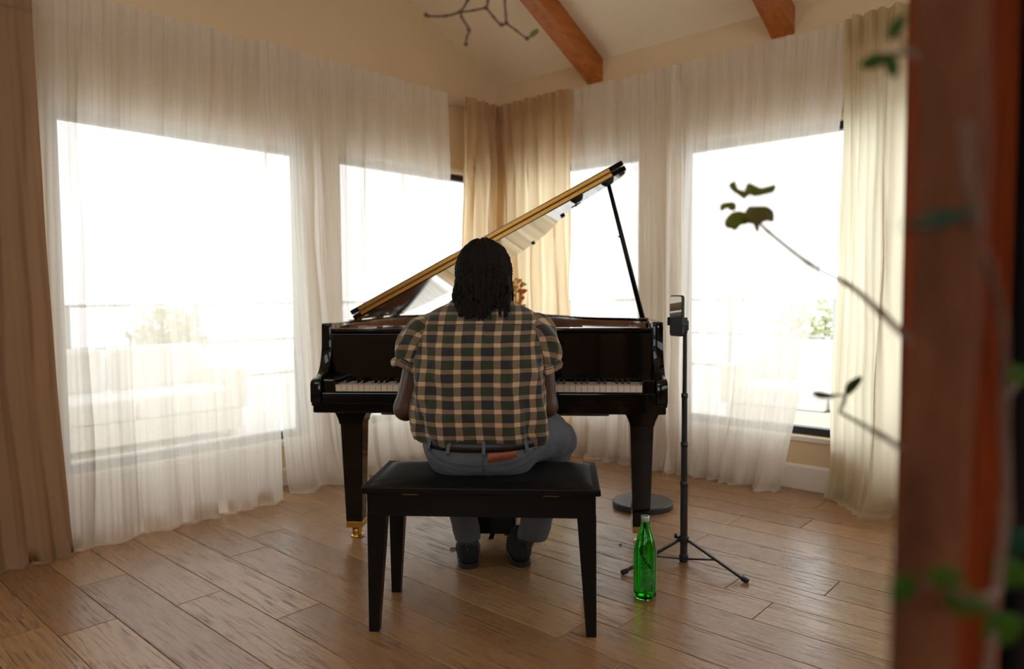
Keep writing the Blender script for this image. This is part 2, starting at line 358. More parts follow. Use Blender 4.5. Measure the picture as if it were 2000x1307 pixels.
# SDF bodies: smooth union of round cones / ellipsoids meshed with surface nets
class SDF:
    def __init__(s, lo, hi, h):
        s.lo = np.array(lo, float); s.h = h; s.n = np.ceil((np.array(hi) - s.lo) / h).astype(int) + 1
        s.val = np.full(s.n, 1.0, np.float32)
    def sub(s, lo, hi):
        a = np.clip(np.floor((np.array(lo) - s.lo) / s.h).astype(int), 0, s.n); b = np.clip(np.ceil((np.array(hi) - s.lo) / s.h).astype(int) + 1, 0, s.n)
        ax = [s.lo[i] + s.h * np.arange(a[i], b[i]) for i in range(3)]
        return tuple(slice(a[i], b[i]) for i in range(3)), np.meshgrid(*ax, indexing='ij')
    def put(s, sl, d, k):
        a = s.val[sl]; hh = np.maximum(k - np.abs(a - d), 0) / k if k > 0 else 0 * d
        s.val[sl] = np.minimum(a, d) - (hh * hh * k * 0.25 if k > 0 else 0)
    def cone(s, a, b, r1, r2, k=0.02):
        a, b = np.array(a, float), np.array(b, float); R = max(r1, r2) + k + 3 * s.h
        sl, (X, Y, Z) = s.sub(np.minimum(a, b) - R, np.maximum(a, b) + R)
        if X.size == 0: return
        ba = b - a; L = ba @ ba
        t = np.clip(((X - a[0]) * ba[0] + (Y - a[1]) * ba[1] + (Z - a[2]) * ba[2]) / max(L, 1e-9), 0, 1)
        d = np.sqrt((X - a[0] - t * ba[0]) ** 2 + (Y - a[1] - t * ba[1]) ** 2 + (Z - a[2] - t * ba[2]) ** 2) - (r1 + (r2 - r1) * t)
        s.put(sl, d, k)
    def chain(s, pts, rads, k=0.02):
        for i in range(len(pts) - 1): s.cone(pts[i], pts[i + 1], rads[i], rads[i + 1], k)
    def ell(s, c, r, k=0.02, rot=0.0):
        c = np.array(c, float); r = np.array(r, float); R = r.max() + k + 3 * s.h
        sl, (X, Y, Z) = s.sub(c - R, c + R)
        X, Y, Z = X - c[0], Y - c[1], Z - c[2]
        if rot: Y, Z = Y * math.cos(rot) + Z * math.sin(rot), -Y * math.sin(rot) + Z * math.cos(rot)
        k0 = np.sqrt((X / r[0]) ** 2 + (Y / r[1]) ** 2 + (Z / r[2]) ** 2); k1 = np.sqrt((X / r[0] ** 2) ** 2 + (Y / r[1] ** 2) ** 2 + (Z / r[2] ** 2) ** 2)
        s.put(sl, k0 * (k0 - 1) / np.maximum(k1, 1e-6), k)
    def cutz(s, z, keep=1, ymax=1e9, ymin=-1e9):
        Z = s.lo[2] + s.h * np.arange(s.n[2]); Y = s.lo[1] + s.h * np.arange(s.n[1])
        d = (z - Z) * keep; mk = (Y <= ymax) & (Y >= ymin)
        s.val[:, mk, :] = np.maximum(s.val[:, mk, :], d[None, None, :].astype(np.float32))
    def carve_cone(s, a, b, r1, r2):
        t = SDF.__new__(SDF); t.lo, t.h, t.n = s.lo, s.h, s.n; t.val = np.full(s.n, 1.0, np.float32); t.cone(a, b, r1, r2, 0.0); s.val = np.maximum(s.val, -t.val)
    def mesh(s):
        v = s.val; n = s.n; ins = v < 0
        cnt = np.zeros(tuple(n - 1), np.int32); acc = np.zeros(tuple(n - 1) + (3,), np.float32)
        corners = [(i, j, k) for i in (0, 1) for j in (0, 1) for k in (0, 1)]
        g = lambda A, c: A[c[0]:n[0] - 1 + c[0], c[1]:n[1] - 1 + c[1], c[2]:n[2] - 1 + c[2]]
        for c in corners:
            for ax in range(3):
                if c[ax]: continue
                e = list(c); e[ax] = 1
                a, b = g(v, c), g(v, e); mk = (a < 0) != (b < 0)
                if not mk.any(): continue
                t = np.where(mk, a / np.where(mk, a - b, 1), 0); cnt += mk
                for q in range(3):
                    acc[..., q] += np.where(mk, c[q] + (t if q == ax else 0), 0)
        ok = cnt > 0; idx = np.full(cnt.shape, -1, np.int64); idx[ok] = np.arange(ok.sum())
        base = np.argwhere(ok); P = s.lo + s.h * (base + acc[ok] / cnt[ok][:, None])
        F = []
        for ax in range(3):
            o1, o2 = (ax + 1) % 3, (ax + 2) % 3
            sl0 = [slice(1, n[q] - 1) for q in range(3)]; sl0[ax] = slice(0, n[ax] - 1)
            sl1 = list(sl0); sl1[ax] = slice(1, n[ax])
            a, b = ins[tuple(sl0)], ins[tuple(sl1)]
            for mk, flip in ((a & ~b, False), (~a & b, True)):
                e = np.argwhere(mk); off = np.array([1, 1, 1]); off[ax] = 0; e = e + off
                def cell(d1, d2):
                    q = e.copy(); q[:, o1] -= d1; q[:, o2] -= d2; return idx[q[:, 0], q[:, 1], q[:, 2]]
                quad = np.stack([cell(1, 1), cell(0, 1), cell(0, 0), cell(1, 0)], 1)
                F.append(quad[:, ::-1] if flip else quad)
        F = np.concatenate(F); F = F[(F >= 0).all(1)]
        return P.tolist(), F.tolist()
def relax(o, it=3):
    bm = bmesh.new(); bm.from_mesh(o.data)
    for _ in range(it): bmesh.ops.smooth_vert(bm, verts=bm.verts, factor=0.5, use_axis_x=True, use_axis_y=True, use_axis_z=True)
    bm.to_mesh(o.data); bm.free(); return o

# ------------------------------------------------------------------ room shell; local axes of every rotated room mesh: x = v (towards right wall), y = u (towards left wall)
WV, WU = 4.055, 3.763          # inner faces of the right wall (x = WV) and the left wall (y = WU)
V0, U0 = -3.2, -2.6            # far side of the room behind the camera
ZE = 2.685; SLOPE = 0.497; RIDGE = 0.43; ZR = ZE + SLOPE * (WV - RIDGE)
WT = 0.16
def rm(name, vf, mt, parent=None, **kw):
    return obj(name, vf, mt, parent, rz=None if parent else YAW, **kw)

floor = struct(rm('floor', box(V0 - 0.1, WV + 0.1, U0 - 0.1, WU + 0.1, -0.12, -0.016), M_GAP), 'wide oak plank floor running toward the corner', 'floor')
PW = 0.1768; R0 = 0.705 - 12 * PW
joints = {1: [3.018], 0: [], -1: [2.742], 6: [3.285], 4: [2.877], 7: [1.278], 9: [0.970], 11: [0.851], 15: [1.192]}
rr = random.Random(3)
for r in range(-9, 20):
    v0 = 0.705 + (r - 0) * PW; v1 = min(v0 + PW, WV)
    if v1 <= V0 or v1 - v0 < 0.02: continue
    js = list(joints.get(r, [])) or [rr.uniform(0.2, 2.2)]
    while js[0] - 1.9 > U0 + 0.3: js.insert(0, js[0] - 1.9)
    while js[-1] + 1.9 < WU - 0.3: js.append(js[-1] + 1.9)
    ends = [U0] + js + [WU]
    for a, b in zip(ends[:-1], ends[1:]):
        hw, hl = (v1 - v0) / 2 - 0.0009, (b - a) / 2 - 0.0009; c = 0.0016
        vv = [(x * hw, y * hl, -0.016) for x, y in ((-1, -1), (1, -1), (1, 1), (-1, 1))] + [(x * hw, y * hl, -c) for x, y in ((-1, -1), (1, -1), (1, 1), (-1, 1))] + [(x * (hw - c), y * (hl - c), 0) for x, y in ((-1, -1), (1, -1), (1, 1), (-1, 1))]
        ff = [(8, 9, 10, 11)] + [(i, (i + 1) % 4, 4 + (i + 1) % 4, 4 + i) for i in range(4)] + [(4 + i, 4 + (i + 1) % 4, 8 + (i + 1) % 4, 8 + i) for i in range(4)]
        obj('plank', (vv, ff), M_PLANK, floor, loc=((v0 + v1) / 2, (a + b) / 2, 0))

def wall_with_holes(axis, pos, thick, lo, hi, ztop, holes):
    """wall slab; holes = (a0,a1,z0,z1) sorted; axis 'x': plane x=pos, runs along y; axis 'y': plane y=pos, runs along x"""
    parts = []
    def b(a0, a1, z0, z1):
        if a1 - a0 < 1e-4 or z1 - z0 < 1e-4: return
        parts.append(box(pos, pos + thick, a0, a1, z0, z1) if axis == 'x' else box(a0, a1, pos, pos + thick, z0, z1))
    cur = lo
    for (a0, a1, z0, z1) in holes:
        b(cur, a0, 0, ztop); b(a0, a1, 0, z0); b(a0, a1, z1, ztop); cur = a1
    b(cur, hi, 0, ztop); return join(*parts)
RW = [(-2.3, -0.1, 0.300, 2.03), (0.72, 2.219, 0.300, 2.03), (2.496, 3.62, 0.300, 2.03)]       # right wall openings along u; the first is added for fill light
LW = [(-2.6, -0.3, 0.262, 1.985), (1.065, 2.385, 0.262, 1.985), (2.62, 3.93, 0.262, 1.985)]      # left wall openings along v; the first only lets in added side light
struct(rm('wall_right', wall_with_holes('x', WV, WT, U0, WU + WT, ZE + 0.14, RW), M_WALL), 'warm beige wall with two large windows under the sloping ceiling', 'wall')
lw = wall_with_holes('y', WU, WT, V0, WV, ZE - 0.0, LW)
gable = prism([(WV, ZE), (RIDGE, ZR), (V0, ZR - SLOPE * (RIDGE - V0)), (V0, ZE)], WU, WU + WT, 'y')
struct(rm('wall_left', join(lw, gable), M_WALL), 'warm beige gable wall with windows behind sheer curtains', 'wall')
# near slope of the roof, two skylights added for fill light (cells in slope coordinates: p along v, u across)
FILL_SKY = [(-2.5, -0.7, -1.2, 0.2), (-2.5, -0.7, 0.9, 2.3)]
def ns(p0, p1, u0, u1):
    z = lambda p: ZR - SLOPE * (RIDGE - p)
    return prism([(p1, z(p1)), (p0, z(p0)), (p0, z(p0) + 0.2), (p1, z(p1) + 0.2)], u0, u1, 'y')
near_slope = [ns(V0 - 0.3, -2.5, U0 - 0.3, WU + 0.3), ns(-0.7, RIDGE, U0 - 0.3, WU + 0.3), ns(-2.5, -0.7, U0 - 0.3, -1.2), ns(-2.5, -0.7, 0.2, 0.9), ns(-2.5, -0.7, 2.3, WU + 0.3)]
ceil = join(prism([(WV + 0.3, ZE - 0.3 * SLOPE), (RIDGE, ZR), (RIDGE, ZR + 0.2), (WV + 0.3, ZE - 0.3 * SLOPE + 0.2)], U0 - 0.3, WU + 0.3, 'y'),
            *near_slope)
struct(rm('ceiling', ceil, M_CEIL), 'pale plaster vaulted ceiling crossed by timber beams', 'ceiling')
BW = [(-2.7, 3.3, 1.55, 2.5)]; NW = [(-2.1, -0.5, 1.35, 2.45)]  # unseen high openings, added to light the room from behind the camera
bk = wall_with_holes('y', U0 - WT, WT, V0, WV, ZE, BW)
gable2 = prism([(WV, ZE), (RIDGE, ZR), (V0, ZR - SLOPE * (RIDGE - V0)), (V0, ZE)], U0 - WT, U0, 'y')
struct(rm('wall_back', join(bk, gable2), M_WALLB), 'warm beige wall behind the viewpoint', 'wall')
struct(rm('wall_near', wall_with_holes('x', V0 - WT, WT, U0 - WT, WU + WT, ZR - SLOPE * (RIDGE - V0) + 0.05, NW), M_WALLB), 'warm beige wall on the near side', 'wall')

def window(n, axis, pos, a0, a1, z0, z1, label):
    e = empty('window_%d' % n, (0, 0, 0), YAW); struct(e, label, 'window')
    fw, fd, d0 = 0.042, 0.06, 0.05
    def b(a, bb, c, d, dd0=d0, dd1=d0 + fd): return box(pos + dd0, pos + dd1, a, bb, c, d) if axis == 'x' else box(a, bb, pos + dd0, pos + dd1, c, d)
    for (p, q, r, s_) in ((a0, a1, z0, z0 + fw), (a0, a1, z1 - fw, z1), (a0, a0 + fw, z0 + fw, z1 - fw), (a1 - fw, a1, z0 + fw, z1 - fw)):
        obj('window_frame', b(p, q, r, s_), M_FRAME, e, bevel=0.003, seg=1)
    obj('pane', b(a0 + fw, a1 - fw, z0 + fw, z1 - fw, d0 + 0.028, d0 + 0.032), M_PANE, e)
    cw = 0.03
    for (p, q, r, s_) in ((a0 - cw, a1 + cw, z1, z1 + cw), (a0 - cw, a1 + cw, z0 - cw, z0)):
        obj('casing', b(p, q, r, s_, -0.012, 0.0), M_BASE, e, bevel=0.003, seg=1)
    return e
window(1, 'y', WU, *LW[1], 'large dark-framed window behind the leftmost sheer curtain')
window(2, 'y', WU, *LW[2], 'dark-framed window in the left wall next to the corner drape')
window(3, 'x', WV, *RW[2], 'narrow dark-framed window right of the corner, behind the raised piano lid')
window(4, 'x', WV, *RW[1], 'large dark-framed window behind the phone stand')
window(5, 'y', WU, *LW[0], 'added dark-framed fill-light window in the left wall beside the viewpoint, out of view')  # this window and the next three are unseen, added for fill light
window(6, 'x', WV, *RW[0], 'added dark-framed fill-light window in the right wall beyond the timber post, out of view')
window(9, 'y', U0 - WT, *BW[0], 'added long high fill-light window in the wall behind the viewpoint')
window(10, 'x', V0 - WT, *NW[0], 'added high fill-light window in the near wall behind the viewpoint')
for i_, (p0, p1, u0, u1) in enumerate(FILL_SKY):
    e = empty('window_%d' % (7 + i_), (0, 0, 0), YAW); struct(e, 'added fill-light skylight in the roof slope behind the viewpoint, %s' % ('nearer the right' if i_ == 0 else 'nearer the left'), 'window')
    zf = lambda p, d: ZR - SLOPE * (RIDGE - p) + d
    for a0, a1, b0, b1 in ((p0, p0 + 0.05, u0, u1), (p1 - 0.05, p1, u0, u1), (p0 + 0.05, p1 - 0.05, u0, u0 + 0.05), (p0 + 0.05, p1 - 0.05, u1 - 0.05, u1)):
        obj('window_frame', prism([(a1, zf(a1, 0.08)), (a0, zf(a0, 0.08)), (a0, zf(a0, 0.15)), (a1, zf(a1, 0.15))], b0, b1, 'y'), M_FRAME, e)
    obj('pane', prism([(p1, zf(p1, 0.11)), (p0, zf(p0, 0.11)), (p0, zf(p0, 0.115)), (p1, zf(p1, 0.115))], u0, u1, 'y'), M_PANE, e)
def base_run(name, axis, pos, lo, hi, h, label):
    pr = [(0, 0), (-0.016, 0), (-0.016, h - 0.012), (-0.008, h), (0, h)]
    vf = prism([(pos + a, z) for a, z in pr], lo, hi, 'y') if axis == 'x' else None
    if axis == 'y':
        v, f = prism([(pos + a, z) for a, z in pr], lo, hi, 'x'); vf = (v, f)
    return struct(recalc(rm(name, vf, M_BASE)), label, 'baseboard')
base_run('baseboard_right', 'x', WV, U0, WU, 0.138, 'cream baseboard along the right wall')
base_run('baseboard_left', 'y', WU, V0, WV - 0.02, 0.10, 'cream baseboard along the left wall')

# ceiling beams, running down the slope to the right wall
def beam(u0, u1, label):
    zb0 = 2.533; h = 0.172
    # underside parallel to slope
    L = (WV - RIDGE)
    poly = [(WV - 0.001, zb0), (RIDGE, zb0 + SLOPE * L), (RIDGE, zb0 + SLOPE * L + h - 0.022), (WV - 0.001, zb0 + h - 0.022)]
    o = rm('ceiling_beam', prism(poly, u0, u1, 'y'), M_BEAM, bevel=0.004, seg=1)
    # local texture axis along the beam
    return tag(recalc(o), label, 'beam', 'ceiling beams')
beam(2.783, 2.906, 'orange-brown timber ceiling beam nearest the room corner, above the piano')
beam(1.508, 1.638, 'orange-brown timber ceiling beam above the phone stand, nearer the right edge')

# ------------------------------------------------------------------ curtains
def curtain(name, side, top, bot, d_top, d_bot, amp, fold, mt, seed, ztop=2.487, header=0.07, hem=0.05, puddle=0.05, ncol=None, rows=34, edgewave=0.0, over=0.25):
    """side 'L' (along v, offset from left wall) or 'R' (along u). top/bot = (s0,s1)."""
    rg = random.Random(seed); W = abs(top[1] - top[0]); ncol = ncol or int(W / 0.007)
    # irregular fold phase
    nodes = [0.0]; ph = [rg.uniform(0, 6.28)]
    while nodes[-1] < W: nodes.append(nodes[-1] + fold * rg.uniform(0.45, 1.7)); ph.append(ph[-1] + math.pi)
    am = [rg.uniform(0.35, 1.0) for _ in nodes]
    p2 = [rg.uniform(0, 6.28) for _ in range(6)]
    zs = [ztop - (ztop - 0.012) * (i / (rows - 1)) ** 1.0 for i in range(rows)]
    rowspec = [(z, 0.0) for z in zs] + [(0.010, puddle * 0.35), (0.008, puddle * 0.7), (0.005, puddle)]
    V, F, UVS = [], [], []
    nr = len(rowspec)
    for ri, (z, pd) in enumerate(rowspec):
        h = (ztop - z) / ztop                      # 0 top .. 1 floor
        for ci in range(ncol + 1):
            q = ci / ncol; s = q * W
            sd = s + 0.018 * math.sin(z * 2.1 + p2[0] + s * 3) + 0.006 * math.sin(z * 7 + p2[1] + s * 11)
            sd = min(max(sd, 0), W)
            j = 0
            lo_, hi_ = 0, len(nodes) - 1
            while hi_ - lo_ > 1:
                mid = (lo_ + hi_) // 2
                if nodes[mid] <= sd: lo_ = mid
                else: hi_ = mid
            j = lo_; t = (sd - nodes[j]) / (nodes[hi_] - nodes[j]); ts = t * t * (3 - 2 * t)
            phase = ph[j] + math.pi * t; a = am[j] * (1 - ts) + am[hi_] * ts
            grow = 0.22 + 0.78 * min(1, h * 5)
            disp = amp * a * math.sin(phase) * grow
            disp += amp * 0.22 * math.sin(s * 95 + p2[2] + 2 * math.sin(z * 1.7 + s * 5)) * (1.2 if h < 0.06 else 0.5)
            disp += amp * 0.10 * math.sin(s * 210 + p2[3] + 1.5 * z) 
            nz = mnoise.noise(Vector((s * 6 + seed, z * 3, seed * 1.7)))
            disp += amp * 0.55 * nz * (0.3 + h)
            lat = over * fold * 0.35 * a * math.sin(2 * phase + 0.6) * grow
            e = min(1, q * 14, (1 - q) * 14); lat *= e
            hb = h ** 1.3
            s0 = top[0] + (bot[0] - top[0]) * hb; s1 = top[1] + (bot[1] - top[1]) * hb
            pos = s0 + (s1 - s0) * q + lat * (1 if top[1] > top[0] else -1)
            pos += edgewave * math.sin(h * 5.5) * (q ** 4)
            off = d_top + (d_bot - d_top) * h ** 2 + disp
            zz = z
            if h > 0.90 and pd == 0:
                k_ = (h - 0.90) / 0.10; off += puddle * 0.9 * k_ * k_ * (0.5 + mnoise.noise(Vector((s * 9 + seed, 3.3, 0))))
                zz = z + 0.0
            if pd > 0:
                r_ = 0.55 + 0.9 * mnoise.noise(Vector((s * 8 + seed, 1.1, 0.5))) + 0.35 * math.sin(phase)
                off += puddle * 0.45 + pd * max(r_, 0.05); zz = 0.004 + (0.020 * max(0, mnoise.noise(Vector((s * 17 + seed, pd * 30, 2))) + 0.25) if pd < puddle else 0.0)
            if h < 0.015: zz = z + 0.006 * math.sin(s * 60 + p2[4])
            zz = max(zz, 0.003)
            off = max(off, 0.062)
            V.append((pos, WU - off, zz) if side == 'L' else (WV - off, pos, zz)); UVS.append((s * 1.3, z))
    for r in range(nr - 1):
        for c in range(ncol):
            a = r * (ncol + 1) + c; F.append((a, a + 1, a + ncol + 2, a + ncol + 1))
    me = bpy.data.meshes.new(name); me.from_pydata(V, [], F); me.validate()
    uv = me.uv_layers.new(name='UVMap')
    li = np.zeros(len(me.loops), np.int32); me.loops.foreach_get('vertex_index', li)
    uv.data.foreach_set('uv', np.array(UVS, np.float32)[li].ravel())
    o = link(name, me, mt, None, True); o.rotation_euler.z = YAW
    # heading band and bottom hem are doubled cloth
    def band(nm, z0, z1):
        rows_ = [i for i, (z, pd) in enumerate(rowspec) if pd == 0 and z0 <= z <= z1]
        if len(rows_) < 2: return
        vv, ff, uu = [], [], []
        for r in rows_:
            for c in range(ncol + 1):
                x = V[r * (ncol + 1) + c]
                vv.append((x[0], x[1] - 0.004, x[2]) if side == 'L' else (x[0] - 0.004, x[1], x[2])); uu.append(UVS[r * (ncol + 1) + c])
        for r in range(len(rows_) - 1):
            for c in range(ncol):
                a = r * (ncol + 1) + c; ff.append((a, a + 1, a + ncol + 2, a + ncol + 1))
        m2 = bpy.data.meshes.new(nm); m2.from_pydata(vv, [], ff)
        uv2 = m2.uv_layers.new(name='UVMap'); l2 = np.zeros(len(m2.loops), np.int32); m2.loops.foreach_get('vertex_index', l2)
        uv2.data.foreach_set('uv', np.array(uu, np.float32)[l2].ravel())
        link(nm, m2, mt, o, True)
    if header: band('heading', ztop - header - 0.08, ztop + 0.02)
    return o
GS = 'sheer linen curtains'
tag(curtain('sheer_curtain', 'L', (0.10, 2.125), (0.02, 1.990), 0.10, 0.30, 0.019, 0.070, M_SHEER, 11, puddle=0.02, edgewave=-0.03), 'white linen sheer curtain at the far left, hem trailing on the oak floor', 'curtain', GS)
tag(curtain('sheer_curtain', 'L', (2.03, 3.415), (2.10, 3.42), 0.135, 0.20, 0.034, 0.085, M_SHEER, 23, puddle=0.06), 'white linen sheer curtain on the left wall between a narrow gap and the piano', 'curtain', GS)
tag(curtain('sheer_curtain', 'R', (2.965, 2.14), (2.965, 2.13), 0.10, 0.12, 0.034, 0.080, M_SHEER, 31, puddle=0.06), 'white linen sheer curtain just right of the corner drape, behind the piano lid prop', 'curtain', GS)
tag(curtain('sheer_curtain', 'R', (2.20, 1.185), (2.20, 1.50), 0.115, 0.13, 0.030, 0.080, M_SHEER, 47, puddle=0.06), 'white linen sheer curtain behind the phone stand, right edge pulled aside at the bottom', 'curtain', GS)
GD = 'heavy beige drapes'
tag(curtain('drape', 'R', (1.205, 0.62), (1.27, 0.55), 0.15, 0.12, 0.075, 0.12, M_DRAPEW, 53, ztop=2.50, header=0.09, puddle=0.11, over=0.6), 'heavy cream drape at the right end beside the timber post, crumpled on the floor', 'curtain', GD)
tag(curtain('drape', 'L', (0.02, 0.965), (0.02, 0.985), 0.17, 0.35, 0.016, 0.045, M_DRAPEB, 61, ztop=2.47, puddle=0.02), 'crinkled linen drape added at the left edge, brown for the unlit end of the largest sheer', 'curtain', GD)  # added in front of the sheer, its brown stands for missing backlight
# corner drape: left piece on left wall and right piece on right wall, one cloth
cd = empty('drape', (0, 0, 0), YAW); tag(cd, 'heavy amber-beige drape hanging across the room corner behind the piano', 'curtain', GD)
for args in (('L', (3.565, 3.985), (3.55, 3.985), 0.13, 0.11, 0.060, 0.042, 71), ('R', (3.66, 2.955), (3.66, 2.96), 0.13, 0.11, 0.048, 0.070, 83)):
    o = curtain('drape_panel', args[0], args[1], args[2], args[3], args[4], args[5], args[6], M_DRAPE, args[7], ztop=2.50, header=0.09, puddle=0.06, over=0.6)
    o.rotation_euler.z = 0; o.parent = cd
# rods
def rod(side, a, b, off, label):
    off = 0.045
    e = empty('curtain_rod', (0, 0, 0), YAW); tag(e, label, 'rod', 'curtain rods')
    f_ = (lambda s, o_, z: (s, WU - o_, z)) if side == 'L' else (lambda s, o_, z: (WV - o_, s, z))
    obj('rod', tube([f_(a, off, 2.452), f_(b, off, 2.452)], 0.008, 10), M_WHITE, e, True)
    for s in (a + 0.05, (a + b) / 2, b - 0.05):
        obj('bracket', bar(f_(s, 0.0, 2.452), f_(s, off, 2.452), 0.012, 0.012), M_WHITE, e)
rod('L', 0.1, 3.90, 0.10, 'slim white curtain rod along the left wall, bare beside the corner drape')
rod('R', 0.55, 3.62, 0.10, 'slim white curtain rod along the right wall above the sheers')

# ------------------------------------------------------------------ outside the windows (washed out by daylight)
struct(rm('floor_terrace', join(box(WV + WT, 14, -6, 14, -0.25, -0.10), box(-6, WV + WT, WU + WT, 14, -0.25, -0.10)), M_DECK), 'pale stone terrace outside the windows', 'terrace')
def railing(a, b, label):
    a, b = Vector(a), Vector(b); e = empty('terrace_railing', (0, 0, 0), YAW); tag(e, label, 'railing', 'terrace railings')
    for z in (1.02, 0.55, 0.10): obj('rail', bar((*a.xy, z), (*b.xy, z), 0.05, 0.03), M_RAIL, e)
    n = max(2, int((b - a).length / 1.3))
    for i in range(n + 1):
        p = a.lerp(b, i / n); obj('post', bar((*p.xy, -0.10), (*p.xy, 1.02), 0.05, 0.05), M_RAIL, e)
railing((-3.0, 8.6, 0), (9.4, 8.6, 0), 'pale metal terrace railing seen through the left windows')
railing((9.4, -4.0, 0), (9.4, 8.5, 0), 'pale metal terrace railing seen through the right windows')
def sofa(loc, rz, label, wdt=1.7):
    e = empty('outdoor_sofa', loc, rz); tag(e, label, 'sofa', 'white outdoor sofas'); h = wdt / 2
    obj('base', box(-h, h, -0.4, 0.4, 0.06, 0.24), M_TEAK, e, bevel=0.01)
    for x in (-h + 0.06, h - 0.06):
        for y in (-0.34, 0.34): obj('leg', box(x - 0.03, x + 0.03, y - 0.03, y + 0.03, 0, 0.06), M_TEAK, e)
    for s_ in (-1, 1):
        obj('seat_cushion', box(min(0, s_ * h) + 0.01, max(0, s_ * h) - 0.01, -0.40, 0.25, 0.24, 0.42), M_CUSH, e, True, bevel=0.04, seg=3)
        obj('back_cushion', box(min(0, s_ * h) + 0.02, max(0, s_ * h) - 0.02, 0.22, 0.42, 0.40, 0.78), M_CUSH, e, True, bevel=0.05, seg=3)
        obj('armrest', box(s_ * h - 0.06, s_ * h + 0.06, -0.4, 0.42, 0.24, 0.58), M_TEAK, e, bevel=0.01)
rot = Matrix.Rotation(YAW, 3, 'Z')
R3 = lambda v, u, z: rot @ Vector((v, u, z))
sofa(R3(2.2, 6.3, -0.10), YAW, 'white cushioned outdoor sofa seen faintly through the far left sheer')
sofa(R3(6.3, 1.9, -0.10), YAW - math.pi / 2, 'white cushioned outdoor sofa seen through the gap beside the right drape')
pl = rm('planter_box', box(-2.0, 1.5, 7.0, 7.5, -0.10, 0.34), M_RENDER, bevel=0.02); tag(pl, 'low white planter wall outside the far left window', 'planter')
def bush(loc, r, hgt, n, label, seed, grp='garden shrubs'):
    rg = random.Random(seed); e = empty('garden_shrub', loc); tag(e, label, 'shrub', grp)
    V, F = [], []
    for i in range(n):
        d = Vector((rg.gauss(0, 1), rg.gauss(0, 1), rg.gauss(0, 1))).normalized() * (rg.random() ** 0.4)
        c = Vector((d.x * r, d.y * r, max(hgt * 0.58 + d.z * hgt * 0.42, 0.12))); s_ = rg.uniform(0.04, 0.09)
        a = Vector((rg.gauss(0, 1), rg.gauss(0, 1), rg.gauss(0, 1))).normalized(); b_ = a.orthogonal().normalized()
        k_ = len(V); V += [tuple(c - a * s_), tuple(c + b_ * s_ * 0.4 + Vector((0, 0, 0.01))), tuple(c + a * s_), tuple(c - b_ * s_ * 0.4)]; F.append((k_, k_ + 1, k_ + 2, k_ + 3))
    fo = obj('foliage', (V, F), M_BUSH, e); fo['kind'] = 'stuff'
    for i in range(4):
        a = rg.uniform(0, 6.28); obj('stem', tube([(0, 0, 0), (math.cos(a) * r * 0.2, math.sin(a) * r * 0.2, hgt * 0.35), (math.cos(a) * r * 0.5, math.sin(a) * r * 0.5, hgt * 0.75)], [0.03, 0.022, 0.01], 6), M_TWIG, e, True)
bush(R3(1.3, 9.5, -0.10), 0.60, 1.75, 900, 'pale sunlit shrub beyond the railing outside the far left window', 1)
bush(R3(4.1, 9.9, -0.10), 0.5, 1.1, 700, 'small green shrub showing in the gap between the two left sheers', 3)
bush(R3(10.9, 3.6, -0.10), 0.7, 1.1, 700, 'pale shrub beyond the railing outside the right window', 4)

# ------------------------------------------------------------------ grand piano (local: x right, y away from keyboard, z up)
PTH = math.radians(-4.6); PO = Vector((-0.11, 2.895, 0))
pf = Matrix.Rotation(PTH, 3, 'Z')
PL = lambda x, y, z: PO + pf @ Vector((x, y, z))
piano = empty('grand_piano', PO, PTH)
tag(piano, 'black lacquered baby grand piano with its lid propped open', 'piano')
P = lambda name, vf, mt=M_LACQ, par=None, **kw: obj(name, vf, mt, par or piano, **kw)
XO = 0.735
outer = catmull([(XO, 0.40, 0), (XO, 0.58, 0), (0.70, 0.70, 0), (0.60, 0.80, 0), (0.50, 0.90, 0), (0.42, 1.04, 0), (0.36, 1.22, 0), (0.26, 1.44, 0), (0.12, 1.61, 0), (-0.12, 1.72, 0), (-0.40, 1.70, 0), (-0.62, 1.60, 0), (-0.72, 1.46, 0), (-XO, 1.30, 0), (-XO, 0.40, 0)], 7)
def offset(pl, d):
    out = []
    for i, p in enumerate(pl):
        t = (pl[min(i + 1, len(pl) - 1)] - pl[max(i - 1, 0)]).normalized(); out.append(p + Vector((-t.y, t.x, 0)) * d)
    return out
def ribbon(a, b, z0, z1):
    n = len(a); v = [(p.x, p.y, z0) for p in a] + [(p.x, p.y, z0) for p in b] + [(p.x, p.y, z1) for p in a] + [(p.x, p.y, z1) for p in b]; f = []
    for i in range(n - 1): f += [(i, i + 1, 2 * n + i + 1, 2 * n + i), (n + i + 1, n + i, 3 * n + i, 3 * n + i + 1), (2 * n + i, 2 * n + i + 1, 3 * n + i + 1, 3 * n + i), (i + 1, i, n + i, n + i + 1)]
    f += [(0, 2 * n, 3 * n, n), (n - 1, 2 * n - 1, 4 * n - 1, 3 * n - 1)]
    return v, f
rim = recalc(P('rim', ribbon(outer, offset(outer, 0.045), 0.645, 0.985))); smooth_by(rim, 50)
inner = recalc(P('inner_rim', ribbon(offset(outer, 0.046), offset(outer, 0.09), 0.66, 0.972), M_MAHOG)); smooth_by(inner, 50)
arm_prof = [(0.0, 0.662), (0.0, 0.735), (0.006, 0.748), (0.020, 0.757), (0.045, 0.762), (0.075, 0.768), (0.100, 0.782), (0.120, 0.805), (0.136, 0.838), (0.146, 0.875), (0.150, 0.915), (0.151, 0.960), (0.153, 0.979), (0.160, 0.985), (0.41, 0.985), (0.41, 0.645), (0.012, 0.645), (0.012, 0.658)]
for s_ in (-1, 1):
    smooth_by(recalc(P('arm', prism(arm_prof, s_ * XO, s_ * (XO - 0.045), 'x'), bevel=0.003, seg=2)), 50)
P('keybed', join(box(-XO + 0.004, XO - 0.004, 0.016, 0.42, 0.615, 0.660)), bevel=0.006)
P('keyslip', box(-0.688, 0.688, 0.004, 0.022, 0.655, 0.702), bevel=0.004)
